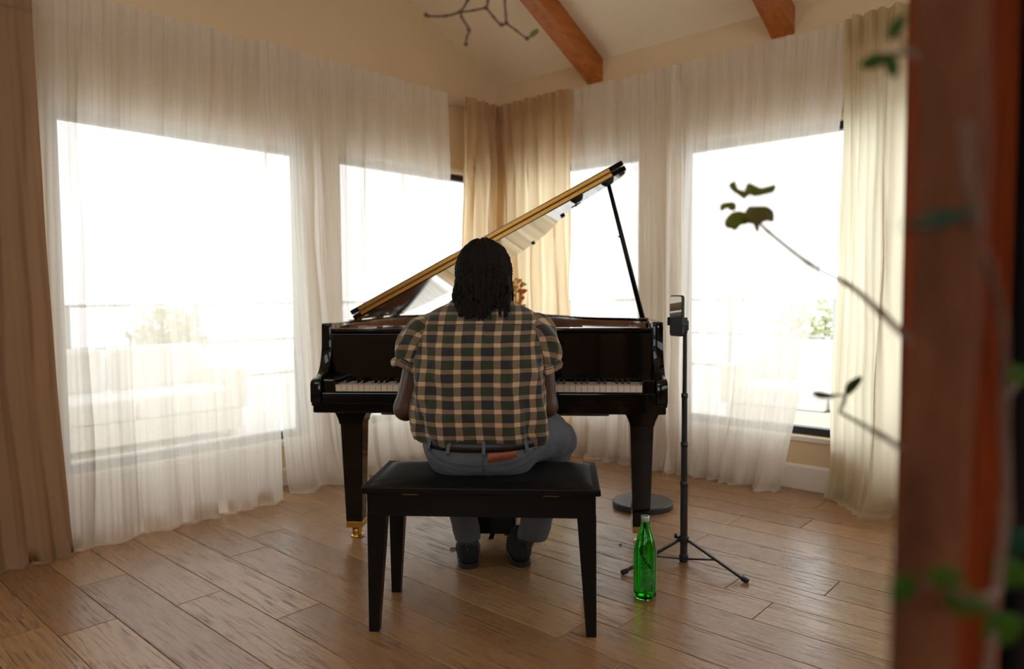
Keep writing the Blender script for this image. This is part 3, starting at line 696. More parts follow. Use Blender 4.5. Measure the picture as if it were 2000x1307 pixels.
P('key_frame', box(-0.64, 0.64, 0.024, 0.30, 0.661, 0.703), M_SATIN)
for s_ in (-1, 1): P('key_block', box(min(s_ * 0.637, s_ * 0.688), max(s_ * 0.637, s_ * 0.688), 0.022, 0.17, 0.661, 0.756), bevel=0.006)
KP = 1.272 / 52
km = None
for i in range(52):
    x = -0.636 + KP * (i + 0.5)
    if km is None:
        o = P('white_key', join(box(-KP / 2 + 0.0006, KP / 2 - 0.0006, 0, 0.145, 0.024, 0.027), box(-KP / 2 + 0.0009, KP / 2 - 0.0009, 0.002, 0.145, 0, 0.024)), M_IVORY); km = o.data
    else: o = link('white_key', km, None, piano)
    o.location = (x, 0.026, 0.705)
bmz = None
pat = [1, 0, 1, 1, 0, 1, 1]                                     # A# | C# D# | F# G#
for i in range(51):
    note = 'ABCDEFG'[i % 7]
    if note in 'BE': continue
    x = -0.636 + KP * (i + 1)
    if bmz is None:
        o = P('black_key', frustum((0, 0.047), (0.0065, 0.047), 0, (0, 0.050), (0.0048, 0.044), 0.012), M_EBONY, bevel=0.001, seg=1); bmz = o.data
    else: o = link('black_key', bmz, None, piano)
    o.location = (x, 0.078, 0.732)
fb = prism([(0.150, 0.740), (0.150, 0.77), (0.150, 0.90), (0.152, 0.940), (0.205, 0.940), (0.205, 0.750), (0.16, 0.746)], -0.689, 0.689, 'x')
P('fallboard', fb, bevel=0.003)
P('name_rail', box(-0.689, 0.689, 0.142, 0.225, 0.9435, 0.962), bevel=0.008, seg=3)
P('stretcher', box(-0.689, 0.689, 0.228, 0.250, 0.70, 0.958))
# gilded plate, tuning-pin block and soundboard inside the rim
inn = offset(outer, 0.092)
pp = [(p.x, p.y) for p in inn]
recalc(P('plate', prism(pp, 0.86, 0.872, 'z'), M_GOLD))
P('pin_block', box(-0.60, 0.60, 0.27, 0.46, 0.872, 0.900), M_GOLD, bevel=0.006)
for s_ in (-1, 1): P('music_shelf', box(min(s_ * 0.40, s_ * 0.689), max(s_ * 0.40, s_ * 0.689), 0.255, 0.50, 0.948, 0.960), M_LACQ, bevel=0.002, seg=1)
st = []
for i in range(60):
    x = -0.55 + i * 0.0165; y1 = 1.45 - 0.85 * (i / 59) ** 1.1
    st.append(bar((x, 0.40, 0.905), (x - 0.02, y1, 0.895), 0.0012, 0.0012))
so = P('strings', join(*st), M_BRASS); so['kind'] = 'stuff'
P('bottom_brace', box(-0.52, 0.52, 0.30, 0.40, 0.560, 0.615), M_SATIN, bevel=0.008)
# legs
def pleg(x, y, nm='leg'):
    body = frustum((x, y), (0.037, 0.037), 0.078, (x, y), (0.051, 0.051), 0.535)
    lg = P(nm, body, M_LACQ, bevel=0.004, seg=2)
    prof = [(-0.052, 0.530), (-0.056, 0.548), (-0.066, 0.572), (-0.078, 0.592), (-0.086, 0.602), (-0.086, 0.6155), (0.086, 0.6155), (0.086, 0.602), (0.078, 0.592), (0.066, 0.572), (0.056, 0.548), (0.052, 0.530)]
    obj('leg_bracket', prism([(x + a, b) for a, b in prof], y - 0.062, y + 0.062, 'y'), M_LACQ, lg, bevel=0.003, seg=1)
    obj('ferrule', frustum((x, y), (0.0375, 0.0375), 0.052, (x, y), (0.0385, 0.0385), 0.080), M_BRASS, lg, bevel=0.002, seg=1)
    ca = obj('castor', join(box(x - 0.017, x - 0.012, y - 0.012, y + 0.028, 0.012, 0.054), box(x + 0.012, x + 0.017, y - 0.012, y + 0.028, 0.012, 0.054)), M_BRASS, lg)
    v, f = lathe([(0.008, -0.011), (0.022, -0.011), (0.025, -0.006), (0.025, 0.006), (0.022, 0.011), (0.008, 0.011)], 20)
    obj('castor_wheel', ([(x + q[2], y + 0.012 + q[0], 0.025 + q[1]) for q in v], f), M_BRASS, lg, True)
    obj('castor_cup', lathe([(0.030, 0.0), (0.031, 0.007), (0.022, 0.010), (0.006, 0.0105)], 20, (x, y + 0.012)), M_BRASS, lg, True)
pleg(-0.634, 0.28); pleg(0.655, 0.28); pleg(-0.12, 1.42)
P('tail_block', box(-0.24, 0.0, 1.30, 1.54, 0.60, 0.70), M_LACQ, bevel=0.005)
# bottom frame that carries the tail leg
P('back_brace', join(bar((-0.60, 0.42, 0.67), (-0.14, 1.42, 0.67), 0.07, 0.05), bar((0.55, 0.42, 0.67), (-0.10, 1.42, 0.67), 0.07, 0.05)), M_SATIN)
# pedal lyre
ly = P('pedal_lyre', box(-0.105, 0.105, 0.205, 0.30, 0.048, 0.165), M_SATIN, bevel=0.006)
for x in (-0.07, 0.07): obj('lyre_column', lathe([(0.018, 0.16), (0.016, 0.25), (0.013, 0.40), (0.017, 0.615)], 14, (x, 0.255)), M_SATIN, ly, True)
for x, y0_ in ((-0.064, 0.200), (0.0, 0.150), (0.064, 0.200)):
    obj('pedal', box(x - 0.013, x + 0.013, y0_, 0.26, 0.036, 0.045), M_BRASS, ly, bevel=0.004)
obj('lyre_brace', tube([(0.0, 0.30, 0.12), (0.0, 0.62, 0.645)], 0.008, 8), M_BRASS, ly, True)
# lid: main panel hinged on the left spine, front flap folded back on top
LIDA = math.radians(28.0); LX, LZ = -0.694, 0.988
ca_, sa_ = math.cos(LIDA), math.sin(LIDA)
def LID(s, t, n): return (LX + s * ca_ - n * sa_, t, LZ + s * sa_ + n * ca_)
lo = catmull([(1.475, 0.50, 0), (1.475, 0.64, 0), (1.44, 0.70, 0), (1.37, 0.745, 0), (1.235, 0.83, 0), (1.155, 0.935, 0), (1.08, 1.20, 0), (1.00, 1.45, 0), (0.85, 1.655, 0), (0.62, 1.76, 0), (0.34, 1.74, 0), (0.10, 1.62, 0), (0.0, 1.44, 0)], 6) + [Vector((0.0, 0.50, 0))]
def slab(pl, n0, n1):
    v, f = prism([(p.x, p.y) for p in pl], n0, n1, 'z'); return [LID(*q) for q in v], f
lid = recalc(P('lid', slab(lo, 0.0, 0.022), bevel=0.002, seg=1)); smooth_by(lid, 40)
flap_o = [Vector((0.0, 0.503, 0)), Vector((1.475, 0.503, 0)), Vector((1.475, 0.80, 0)), Vector((1.45, 0.84, 0)), Vector((0.03, 0.84, 0)), Vector((0, 0.80, 0))]
flap = recalc(P('lid_flap', slab(flap_o, 0.0275, 0.0495), bevel=0.002, seg=1))
for n0, n1 in ((0.0055, 0.0205), (0.0290, 0.0440)):
    v, f = box(0.045, 1.405, 0.4975, 0.5005, n0, n1)
    hl = P('hinge_leaf', ([LID(*q) for q in v], f), M_BRASSD)
    sc = []
    for i in range(27):
        s0 = 0.07 + i * 0.0505 + (0.012 if n0 > 0.01 else 0.0); c_ = (n0 + n1) / 2 + 0.003
        sc.append(([LID(s0 + a, 0.4968, c_ + b) for a, b in ((-0.0022, -0.0022), (0.0022, -0.0022), (0.0022, 0.0022), (-0.0022, 0.0022))] + [LID(s0 + a, 0.4985, c_ + b) for a, b in ((-0.0022, -0.0022), (0.0022, -0.0022), (0.0022, 0.0022), (-0.0022, 0.0022))], [(0, 1, 2, 3), (0, 4, 5, 1), (1, 5, 6, 2), (2, 6, 7, 3), (3, 7, 4, 0)]))
    q = obj('hinge_screws', join(*sc), M_BEAM, hl); q['kind'] = 'stuff'
v, f = tube([(0.045, 0.4975, 0.0248), (1.405, 0.4975, 0.0248)], 0.0022, 6)
P('hinge_knuckle', ([LID(*q) for q in v], f), M_MAHOG)
for (s0, t0) in ((1.45, 0.52), (1.135, 0.93), (0.925, 1.52), (0.45, 1.71)):      # rubber bumpers below the lid
    v, f = box(s0 - 0.011, s0 + 0.011, t0 - 0.018, t0 + 0.018, -0.009, 0.0); P('lid_bumper', ([LID(*q) for q in v], f), M_FELT)
for (s0, t0) in ((1.378, 0.535), (1.215, 0.535)):                                # sockets for the prop
    v, f = lathe([(0.020, -0.020), (0.026, -0.012), (0.034, 0.0)], 18, (s0, t0)); P('prop_socket', ([LID(*q) for q in v], f), M_FELT, smooth=True)
v1 = box(1.188, 1.24, 0.79, 0.80, -0.003, 0.0); v2 = box(1.208, 1.220, 0.755, 0.835, -0.003, 0.0)
jv, jf = join(v1, v2); P('cross_mark', ([LID(*q) for q in jv], jf), M_FELT)
pt = Vector(LID(1.374, 0.535, -0.018))
P('lid_prop', tube([(0.690, 0.52, 0.975), tuple(pt)], [0.0125, 0.0095], 12), M_SATIN, smooth=True)
mid_ = Vector((0.690, 0.52, 0.975)).lerp(pt, 0.62); P('prop_pin', box(mid_.x - 0.017, mid_.x - 0.008, 0.515, 0.525, mid_.z - 0.004, mid_.z + 0.004), M_SATIN)
P('prop_foot', box(0.668, 0.712, 0.505, 0.56, 0.9855, 0.992), M_MAHOG, bevel=0.002, seg=1)
for t0 in (0.575, 0.98, 1.36):                                                    # lid hinges on the spine
    hg = P('lid_hinge', join(box(-0.735, -0.700, t0 - 0.03, t0 + 0.03, 0.9855, 0.9885), ([LID(*q) for q in box(0.0, 0.045, t0 - 0.03, t0 + 0.03, -0.003, 0.0)[0]], box(0, 1, 0, 1, 0, 1)[1])), M_BRASS)
    obj('hinge_barrel', tube([(-0.700, t0 - 0.034, 0.992), (-0.700, t0 + 0.034, 0.992)], 0.0075, 10), M_BRASS, hg, True)
    obj('hinge_pin', lathe([(0.004, 0.985), (0.006, 1.0), (0.009, 1.006), (0.006, 1.013)], 10, (-0.675, t0 - 0.028)), M_BRASS, hg, True)

# ------------------------------------------------------------------ bench
BTH = math.radians(-4.0); BO = Vector((-0.094, 2.435, 0))
bench = empty('piano_bench', BO, BTH); tag(bench, 'black wooden piano bench with padded leatherette seat and brass hinges', 'bench')
for sx in (-1, 1):
    for sy in (-1, 1):
        obj('leg', frustum((sx * 0.3555, sy * 0.156), (0.0165, 0.0165), 0.0, (sx * 0.3405, sy * 0.145), (0.0310, 0.0280), 0.40), M_SATIN, bench, bevel=0.002, seg=1)
obj('apron', join(box(-0.37, 0.37, -0.172, -0.150, 0.388, 0.4625), box(-0.37, 0.37, 0.150, 0.172, 0.388, 0.4625), box(-0.37, -0.35, -0.15, 0.15, 0.388, 0.4625), box(0.35, 0.37, -0.15, 0.15, 0.388, 0.4625)), M_SATIN, bench)
obj('seat_frame', frustum((0, 0), (0.386, 0.190), 0.464, (0, 0), (0.385, 0.189), 0.486), M_SATIN, bench, bevel=0.004, seg=3)
cv, cf = [], []; NX, NY = 40, 18
for j in range(NY + 1):
    for i in range(NX + 1):
        x, y = -1 + 2 * i / NX, -1 + 2 * j / NY
        e_ = (1 - abs(x) ** 6) * (1 - abs(y) ** 4); z = 0.486 + 0.016 * max(e_, 0) ** 0.4
        dent = 0.012 * math.exp(-((x * 0.362 - 0.0) / 0.2) ** 2 - ((y * 0.168) / 0.13) ** 2); cv.append((x * 0.362, y * 0.168, z - dent * 0.5))
for j in range(NY):
    for i in range(NX): a = j * (NX + 1) + i; cf.append((a, a + 1, a + NX + 2, a + NX + 1))
obj('seat_cushion', (cv, cf), M_LEATH, bench, True)
for x in (-0.228, 0.228): obj('hinge', join(box(x - 0.025, x + 0.025, -0.1745, -0.172, 0.4590, 0.4625), tube([(x - 0.025, -0.176, 0.463), (x + 0.025, -0.176, 0.463)], 0.0018, 6)), M_BRASSD, bench)

# ------------------------------------------------------------------ phone on a tripod stand
TO = Vector((0.700, 2.882, 0)); stand = empty('phone_stand', TO)
tag(stand, 'tall black telescopic tripod stand holding a phone beside the piano', 'stand')
T = lambda name, vf, mt=M_STEEL, par=None, **kw: obj(name, vf, mt, par or stand, **kw)
for nm, z0, z1, r in (('lower_tube', 0.012, 0.34, 0.0150), ('middle_tube', 0.34, 0.50, 0.0130), ('middle_tube', 0.50, 0.70, 0.0115), ('upper_tube', 0.70, 0.965, 0.0085)):
    smooth_by(T(nm, lathe([(r, z0), (r, z1)], 18)), 40)
    T('collar', lathe([(r + 0.0015, z1 - 0.02), (r + 0.0022, z1 - 0.015), (r + 0.0022, z1 - 0.002), (r, z1)], 18), smooth=True)
T('spreader_hub', lathe([(0.0175, 0.004), (0.019, 0.008), (0.019, 0.03), (0.0155, 0.034)], 18))
T('leg_collar', lathe([(0.016, 0.082), (0.021, 0.086), (0.021, 0.108), (0.016, 0.112)], 18))
T('collar_knob', join(tube([(-0.02, -0.004, 0.10), (-0.036, -0.006, 0.112)], 0.005, 8), tube([(-0.034, -0.006, 0.104), (-0.034, -0.006, 0.122)], 0.007, 8)), smooth=True)
for fx, fy in ((0.180, -0.215), (-0.262, -0.128), (0.075, 0.27)):
    d = Vector((fx, fy, 0)).normalized(); tip = Vector((fx, fy, 0.012))
    a = Vector((d.x * 0.018, d.y * 0.018, 0.098))
    lg = T('leg', bar(a, tip, 0.011, 0.010), bevel=0.001, seg=1)
    obj('foot', bar(tip - d * 0.012 + Vector((0, 0, 0.003)), tip + d * 0.016 + Vector((0, 0, -0.003)), 0.018, 0.016), M_FELT, lg, bevel=0.003)
    mid_ = a.lerp(tip, 0.52); T('strut', bar((d.x * 0.017, d.y * 0.017, 0.018), mid_, 0.009, 0.006))
hd = T('clamp_head', join(box(-0.017, 0.013, -0.012, 0.012, 0.955, 0.996)), bevel=0.004)
T('clamp_arm', bar((-0.010, 0, 0.978), (-0.034, -0.012, 0.978), 0.016, 0.034), bevel=0.003)
# phone frame: local x = width, y = normal (screen at -y), z up
PHN = math.radians(-64)
phc = Vector((0.662, 2.862, 1.015))
phone = empty('phone', phc, PHN); tag(phone, 'black smartphone clipped upright in the tripod clamp, screen lit', 'phone')
def rrect(w_, h_, r, n=6):
    out = []
    for cx_, cz_, a0 in ((w_ - r, h_ - r, 0), (-w_ + r, h_ - r, 90), (-w_ + r, -h_ + r, 180), (w_ - r, -h_ + r, 270)):
        for i in range(n + 1): a = math.radians(a0 + 90 * i / n); out.append((cx_ + r * math.cos(a), cz_ + r * math.sin(a)))
    return out
recalc(obj('phone_case', prism(rrect(0.039, 0.082, 0.012), -0.006, 0.007, 'y'), M_STEEL, phone, bevel=0.0015, seg=1))
recalc(obj('screen', prism(rrect(0.0355, 0.0775, 0.009), -0.0072, -0.0062, 'y'), M_SCREEN, phone))
obj('camera_bump', box(0.004, 0.034, 0.0072, 0.011, 0.036, 0.072), M_STEEL, phone, bevel=0.003)
cl = empty('phone_clamp', phc, PHN); tag(cl, 'black spring clamp gripping the lower half of the phone', 'clamp')
obj('clamp_back', box(-0.046, 0.046, 0.0075, 0.017, -0.040, -0.006), M_STEEL, cl, bevel=0.003)
for s_ in (-1, 1): obj('jaw', box(min(s_ * 0.0395, s_ * 0.046), max(s_ * 0.0395, s_ * 0.046), -0.013, 0.017, -0.040, -0.006), M_STEEL, cl, bevel=0.002)

# ------------------------------------------------------------------ bottle
bo = empty('water_bottle', (0.478, 2.545, 0)); tag(bo, 'green glass water bottle standing on the floor beside the bench', 'bottle')
prof = [(0.0, 0.0), (0.030, 0.0), (0.038, 0.003), (0.0412, 0.012), (0.0415, 0.03), (0.0415, 0.165), (0.0405, 0.180), (0.0365, 0.200), (0.0300, 0.220), (0.0225, 0.243), (0.0170, 0.262), (0.0140, 0.278), (0.0135, 0.290), (0.0, 0.290)]
pin = [(max(r - 0.0028, 0), min(max(z, 0.008), 0.286)) for r, z in prof[:-1]]
def lathe_closed(pr, n=40):
    v, f = [], []
    for r, z in pr:
        for i in range(n): a = 2 * math.pi * i / n; v.append((r * math.cos(a), r * math.sin(a), z))
    for j in range(len(pr) - 1):
        for i in range(n): f.append((j * n + i, j * n + (i + 1) % n, (j + 1) * n + (i + 1) % n, (j + 1) * n + i))
    return v, f
def welded(name, vf, mt, par):
    o = obj(name, vf, mt, par); bm = bmesh.new(); bm.from_mesh(o.data); bmesh.ops.remove_doubles(bm, verts=bm.verts, dist=1e-5)
    bmesh.ops.recalc_face_normals(bm, faces=bm.faces); bm.to_mesh(o.data); bm.free()
    for p in o.data.polygons: p.use_smooth = True
    return o
shell = prof[:-1] + [(0.0107, 0.290)] + [(r, z) for r, z in reversed([(0.0, 0.010), (0.026, 0.010), (0.0355, 0.013), (0.0388, 0.022), (0.0390, 0.03), (0.0390, 0.165), (0.0378, 0.180), (0.0338, 0.200), (0.0272, 0.220), (0.0197, 0.243), (0.0142, 0.262), (0.0112, 0.278)])]
welded('bottle_glass', lathe_closed(shell), M_BOTTLE, bo)
welded('water', lathe_closed([(0.0, 0.0105), (0.026, 0.0105), (0.0352, 0.0135), (0.0385, 0.0225), (0.0386, 0.03), (0.0386, 0.165), (0.0374, 0.180), (0.0334, 0.200), (0.0290, 0.213), (0.0, 0.213)]), M_WATER, bo)
obj('cap', lathe([(0.0150, 0.282), (0.0155, 0.284), (0.0155, 0.299), (0.0145, 0.301)], 28), M_CAP, bo, True)
obj('cap_top', lathe([(0.0135, 0.3011), (0.0130, 0.3016)], 24), M_CAPT, bo)
# raised pale print: an oval emblem, rows of small lettering lines and a barcode block
prt = []
def onb(a, z, da, dz):
    r = 0.0418; vs = []
    for aa, zz in ((a - da, z - dz), (a + da, z - dz), (a + da, z + dz), (a - da, z + dz)): vs.append((r * math.sin(aa), -r * math.cos(aa), zz))
    ri = [(q[0] * 0.993, q[1] * 0.993, q[2]) for q in vs]
    return vs + ri, [(0, 1, 2, 3), (0, 4, 5, 1), (1, 5, 6, 2), (2, 6, 7, 3), (3, 7, 4, 0)]
rg = random.Random(5)
for i in range(26):
    t0, t1 = 2 * math.pi * i / 26, 2 * math.pi * (i + 1) / 26; a = -0.35 + 0.42 * math.cos(t0); z = 0.148 + 0.020 * math.sin(t0)
    prt.append(onb(a, z, 0.025, 0.0011))
for row in range(13):
    z = 0.118 - row * 0.0058; a = -0.62
    while a < 0.62:
        wd = rg.uniform(0.02, 0.085)
        if rg.random() > 0.18: prt.append(onb(a + wd, z, wd * 0.85, rg.choice((0.0008, 0.0011, 0.0005))))
        a += 2 * wd + 0.035
for i in range(5): prt.append(onb(-0.52 + i * 0.035, 0.043, 0.010, 0.007))
pr_ = obj('printed_label', join(*prt), M_PRINT, bo); pr_['label'] = 'faint pale printed emblem and small lettering on the glass'

# ------------------------------------------------------------------ lamp base behind the piano leg, flower vase behind the piano
lb = empty('floor_lamp', (0.675, 3.665, 0)); tag(lb, 'round charcoal metal lamp base behind the right piano leg', 'lamp')
smooth_by(obj('base', lathe([(0.150, 0.0), (0.155, 0.004), (0.155, 0.026), (0.150, 0.031), (0.02, 0.032)], 56), M_LAMPB, lb), 35)
obj('pole', lathe([(0.011, 0.031), (0.011, 0.54)], 16), M_LAMPB, lb, True)
obj('pole_cap', lathe([(0.012, 0.54), (0.014, 0.545), (0.014, 0.57), (0.006, 0.575)], 16), M_LAMPB, lb, True)
tb = empty('side_table', (0.02, 4.78, 0)); tag(tb, 'small round side table hidden behind the piano, under the orange flowers', 'table')
smooth_by(obj('table_top', lathe([(0.17, 0.70), (0.18, 0.705), (0.18, 0.725), (0.175, 0.73)], 36), M_MAHOG, tb), 35)
obj('column', lathe([(0.022, 0.02), (0.018, 0.3), (0.022, 0.70)], 16), M_MAHOG, tb, True)
obj('base', lathe([(0.14, 0.0), (0.14, 0.015), (0.03, 0.03)], 32), M_MAHOG, tb, True)
vs = empty('flower_vase', (0.02, 4.78, 0.73)); tag(vs, 'amber vase with orange dried flowers just right of the pianist\'s head', 'flowers')
obj('vase', lathe([(0.035, 0.0), (0.055, 0.03), (0.058, 0.10), (0.035, 0.17), (0.022, 0.21), (0.028, 0.235), (0.024, 0.23), (0.018, 0.205)], 24), M_CERAM, vs, True)
rg = random.Random(9)
for i in range(11):
    a = rg.uniform(0, 6.28); sp_ = rg.uniform(0.01, 0.06); hh = rg.uniform(0.28, 0.50) if i else 0.44
    tip = Vector((math.cos(a) * sp_, math.sin(a) * sp_, hh)) if i not in (0, 1) else Vector((0.055, -0.02, 0.40 - 0.035 * i))
    sm = obj('stalk', tube([(0, 0, 0.15), tuple(tip * 0.55 + Vector((0, 0, 0.08))), tuple(tip)], 0.0035, 6), M_AMBER, vs, True)
    for j in range(5 if i > 1 else 8):
        c = tip + Vector((rg.uniform(-0.02, 0.02), rg.uniform(-0.02, 0.02), rg.uniform(-0.06, 0.012) if i > 1 else rg.uniform(-0.015, 0.02)))
        s_ = rg.uniform(0.010, 0.016)
        obj('blossom', ([(q[0] + c.x, q[1] + c.y, q[2] + c.z) for q in lathe([(s_ * 0.2, -s_), (s_, -s_ * 0.2), (s_ * 0.9, s_ * 0.4), (s_ * 0.3, s_ * 0.7)], 8)[0]], lathe([(1, 0), (1, 1), (1, 2), (1, 3)], 8)[1]), M_ORANGE if i < 2 else M_AMBER, sm, True)

def scrap(loc, rz, s_, label):
    pts = [(-1, 0), (-0.6, 0.45), (0.1, 0.5), (0.7, 0.35), (1, 0), (0.6, -0.4), (-0.2, -0.35), (-0.7, -0.3)]
    v = []
    for k_, n_ in ((0, 0.0), (1, 0.0035)):
        for i, (x, y) in enumerate(pts): v.append((x * s_, y * s_, n_ + 0.005 * abs(math.sin(i * 1.3))))
    n = len(pts); f = [tuple(range(n))[::-1], tuple(range(n, 2 * n))] + [(i, (i + 1) % n, n + (i + 1) % n, n + i) for i in range(n)]
    o = obj('dry_leaf', (v, f), M_DRYLEAF, rz=rz, loc=loc); tag(o, label, 'leaf', 'dry leaf scraps on the floor')
scrap((-0.262, 3.045, 0.0), 0.2, 0.016, 'curled reddish dry leaf scrap on the floor left of the shoes')
scrap((0.470, 3.08, 0.0), 0.9, 0.010, 'tiny curled dry leaf scrap on the floor beside the right piano leg')

# ------------------------------------------------------------------ the pianist
PX_, PYB = -0.108, 2.45
person = empty('person', (PX_, PYB, 0)); tag(person, 'person in a plaid short-sleeved shirt and jeans playing the piano, seen from behind', 'person')
PZ = Vector((PX_, PYB, 0))
def W2(vf):                                             # world coordinates -> person's own frame
    v, f = vf; return [(q[0] - PX_, q[1] - PYB, q[2]) for q in v], f
B = SDF((-0.52, 2.20, 0.0), (0.34, 3.14, 1.36), 0.0065)
# torso, neck, head
B.cone((-0.19, 2.47, 0.60), (-0.02, 2.47, 0.60), 0.100, 0.100, 0.03)
B.cone((-0.17, 2.455, 0.74), (-0.05, 2.455, 0.74), 0.100, 0.100, 0.05)
B.cone((-0.19, 2.475, 0.90), (-0.03, 2.475, 0.90), 0.105, 0.105, 0.05)
B.cone((-0.25, 2.495, 0.985), (0.03, 2.495, 0.985), 0.060, 0.060, 0.04)
B.cone((-0.108, 2.51, 1.00), (-0.105, 2.565, 1.12), 0.062, 0.055, 0.03)
B.ell((-0.102, 2.612, 1.195), (0.076, 0.096, 0.110), 0.02, 0.25)
B.cone((-0.102, 2.665, 1.12), (-0.102, 2.675, 1.135), 0.042, 0.048, 0.03)       # jaw
B.cone((-0.102, 2.700, 1.185), (-0.102, 2.722, 1.155), 0.012, 0.016, 0.012)     # nose
for s_ in (-1, 1):
    B.ell((-0.102 + s_ * 0.078, 2.605, 1.175), (0.010, 0.020, 0.032), 0.008)     # ears
    B.carve_cone((-0.102 + s_ * 0.032, 2.713, 1.196), (-0.102 + s_ * 0.034, 2.713, 1.196), 0.013, 0.013)
    B.ell((-0.102 + s_ * 0.032, 2.698, 1.194), (0.012, 0.010, 0.009), 0.004)     # eyes
B.cone((-0.122, 2.708, 1.124), (-0.082, 2.708, 1.124), 0.008, 0.008, 0.006)      # mouth
# arms and hands
def arm(sh, el, wr, ra, side, keyz):
    B.chain([sh, el], [0.058, 0.041], 0.03); B.chain([el, wr], [0.041, 0.026], 0.02)
    wr = Vector(wr); d = Vector((0.08 * -side, 1, -0.02)).normalized()
    palm = wr + d * 0.075
    B.cone(tuple(wr), tuple(palm - Vector((0.022, 0, 0))), 0.024, 0.017, 0.012); B.cone(tuple(wr), tuple(palm + Vector((0.022, 0, 0))), 0.024, 0.017, 0.012)
    for i, L in enumerate((0.066, 0.080, 0.086, 0.076)):
        o_ = (-0.033 + 0.022 * i) * (1 if side > 0 else -1) * -1
        k0 = palm + Vector((o_, 0.008, 0.004)); k1 = k0 + Vector((o_ * 0.12, L * 0.52, 0.010)); k2 = k1 + Vector((0, L * 0.34, -0.020)); k3 = k2 + Vector((0, L * 0.12, -0.018))
        B.chain([tuple(k0), tuple(k1), tuple(k2), tuple(k3)], [0.0095, 0.0088, 0.0082, 0.0075], 0.004)
    tx = 1 if side > 0 else -1                          # thumb on the inner side
    t0 = wr + d * 0.03 + Vector((0.022 * -tx * -1 * -1, 0, -0.004)); t1 = t0 + Vector((-tx * 0.028, 0.035, -0.006)); t2 = t1 + Vector((-tx * 0.010, 0.035, -0.008))
    B.chain([tuple(t0), tuple(t1), tuple(t2)], [0.014, 0.0105, 0.009], 0.008)
arm((-0.295, 2.49, 0.972), (-0.374, 2.490, 0.708), (-0.300, 2.770, 0.772), 0, -1, 0.732)
arm((0.080, 2.49, 0.972), (0.118, 2.520, 0.708), (0.090, 2.790, 0.772), 0, 1, 0.732)
# legs and feet
for hip, kn, an, toe in (((-0.19, 2.48, 0.595), (-0.255, 2.815, 0.530), (-0.180, 2.868, 0.09), (-0.185, 3.02, 0.035)), ((-0.02, 2.48, 0.595), (0.180, 2.805, 0.530), (0.052, 2.890, 0.09), (0.012, 3.04, 0.035))):
    B.chain([hip, kn], [0.078, 0.055], 0.03); B.chain([kn, Vector(kn).lerp(Vector(an), 0.35), an], [0.052, 0.050, 0.034], 0.02)
    B.chain([(an[0], an[1] - 0.015, 0.05), (toe[0], toe[1] - 0.03, 0.035)], [0.024, 0.020], 0.015)
B.cutz(0.51, 1, ymax=2.70)
bodyo = obj('body', W2(B.mesh()), M_SKIN, person, True); relax(bodyo, 2)

# jeans
J = SDF((-0.42, 2.26, 0.06), (0.34, 3.02, 0.74), 0.0065)
J.cone((-0.20, 2.462, 0.600), (-0.015, 2.462, 0.600), 0.110, 0.110, 0.03)
J.cone((-0.185, 2.440, 0.565), (-0.15, 2.440, 0.565), 0.108, 0.108, 0.03); J.cone((-0.06, 2.440, 0.565), (-0.03, 2.440, 0.565), 0.108, 0.108, 0.03)
J.cone((-0.18, 2.470, 0.67), (-0.03, 2.470, 0.67), 0.115, 0.115, 0.03)
J.chain([(-0.205, 2.49, 0.592), (-0.255, 2.81, 0.532)], [0.098, 0.070], 0.03); J.chain([(0.0, 2.49, 0.596), (0.115, 2.66, 0.572), (0.180, 2.80, 0.532)], [0.102, 0.092, 0.072], 0.03)
J.chain([(-0.255, 2.81, 0.530), (-0.220, 2.83, 0.34), (-0.180, 2.862, 0.08)], [0.066, 0.060, 0.051], 0.02)
J.chain([(0.180, 2.80, 0.530), (0.128, 2.83, 0.34), (0.070, 2.880, 0.08)], [0.068, 0.066, 0.063], 0.02)
J.cutz(0.108, 1); J.cutz(0.496, 1, ymax=2.655); J.cutz(0.665, -1)
jv, jf = J.mesh()
jeans = obj('jeans', W2((jv, jf)), M_DENIM, person, True); relax(jeans, 3)
for vtx in jeans.data.vertices:
    p = vtx.co; nz = mnoise.noise(Vector((p.x * 16, p.y * 16, p.z * 26))) * 0.004 + mnoise.noise(Vector((p.x * 40, p.y * 40, p.z * 60))) * 0.0016
    if p.z > 0.512 or p.y + PYB > 2.68: vtx.co += vtx.normal * nz
from mathutils.bvhtree import BVHTree
def bvh(o): return BVHTree.FromPolygons([PZ + v.co for v in o.data.vertices], [tuple(p.vertices) for p in o.data.polygons])
JB = bvh(jeans)
def onbody(x, z, y0=2.0, tree=None, lift=0.0):          # the point of the garment's back at this x and height
    h = (tree or JB).ray_cast(Vector((x, y0, z)), Vector((0, 1, 0)))
    if h[0] is None: return None
    return h[0] + h[1] * lift
def seam(name, pts, r, mt=M_THREAD, lift=0.0005):
    q = [onbody(x, z, lift=lift) for x, z in pts]; q = [p for p in q if p is not None]
    if len(q) > 2: return obj(name, W2(tube(q, r, 5)), mt, jeans, True)
def curve2(P_, n=8): return [(p.x, p.z) for p in catmull([(x, 0, z) for x, z in P_], n)]
cx = -0.1
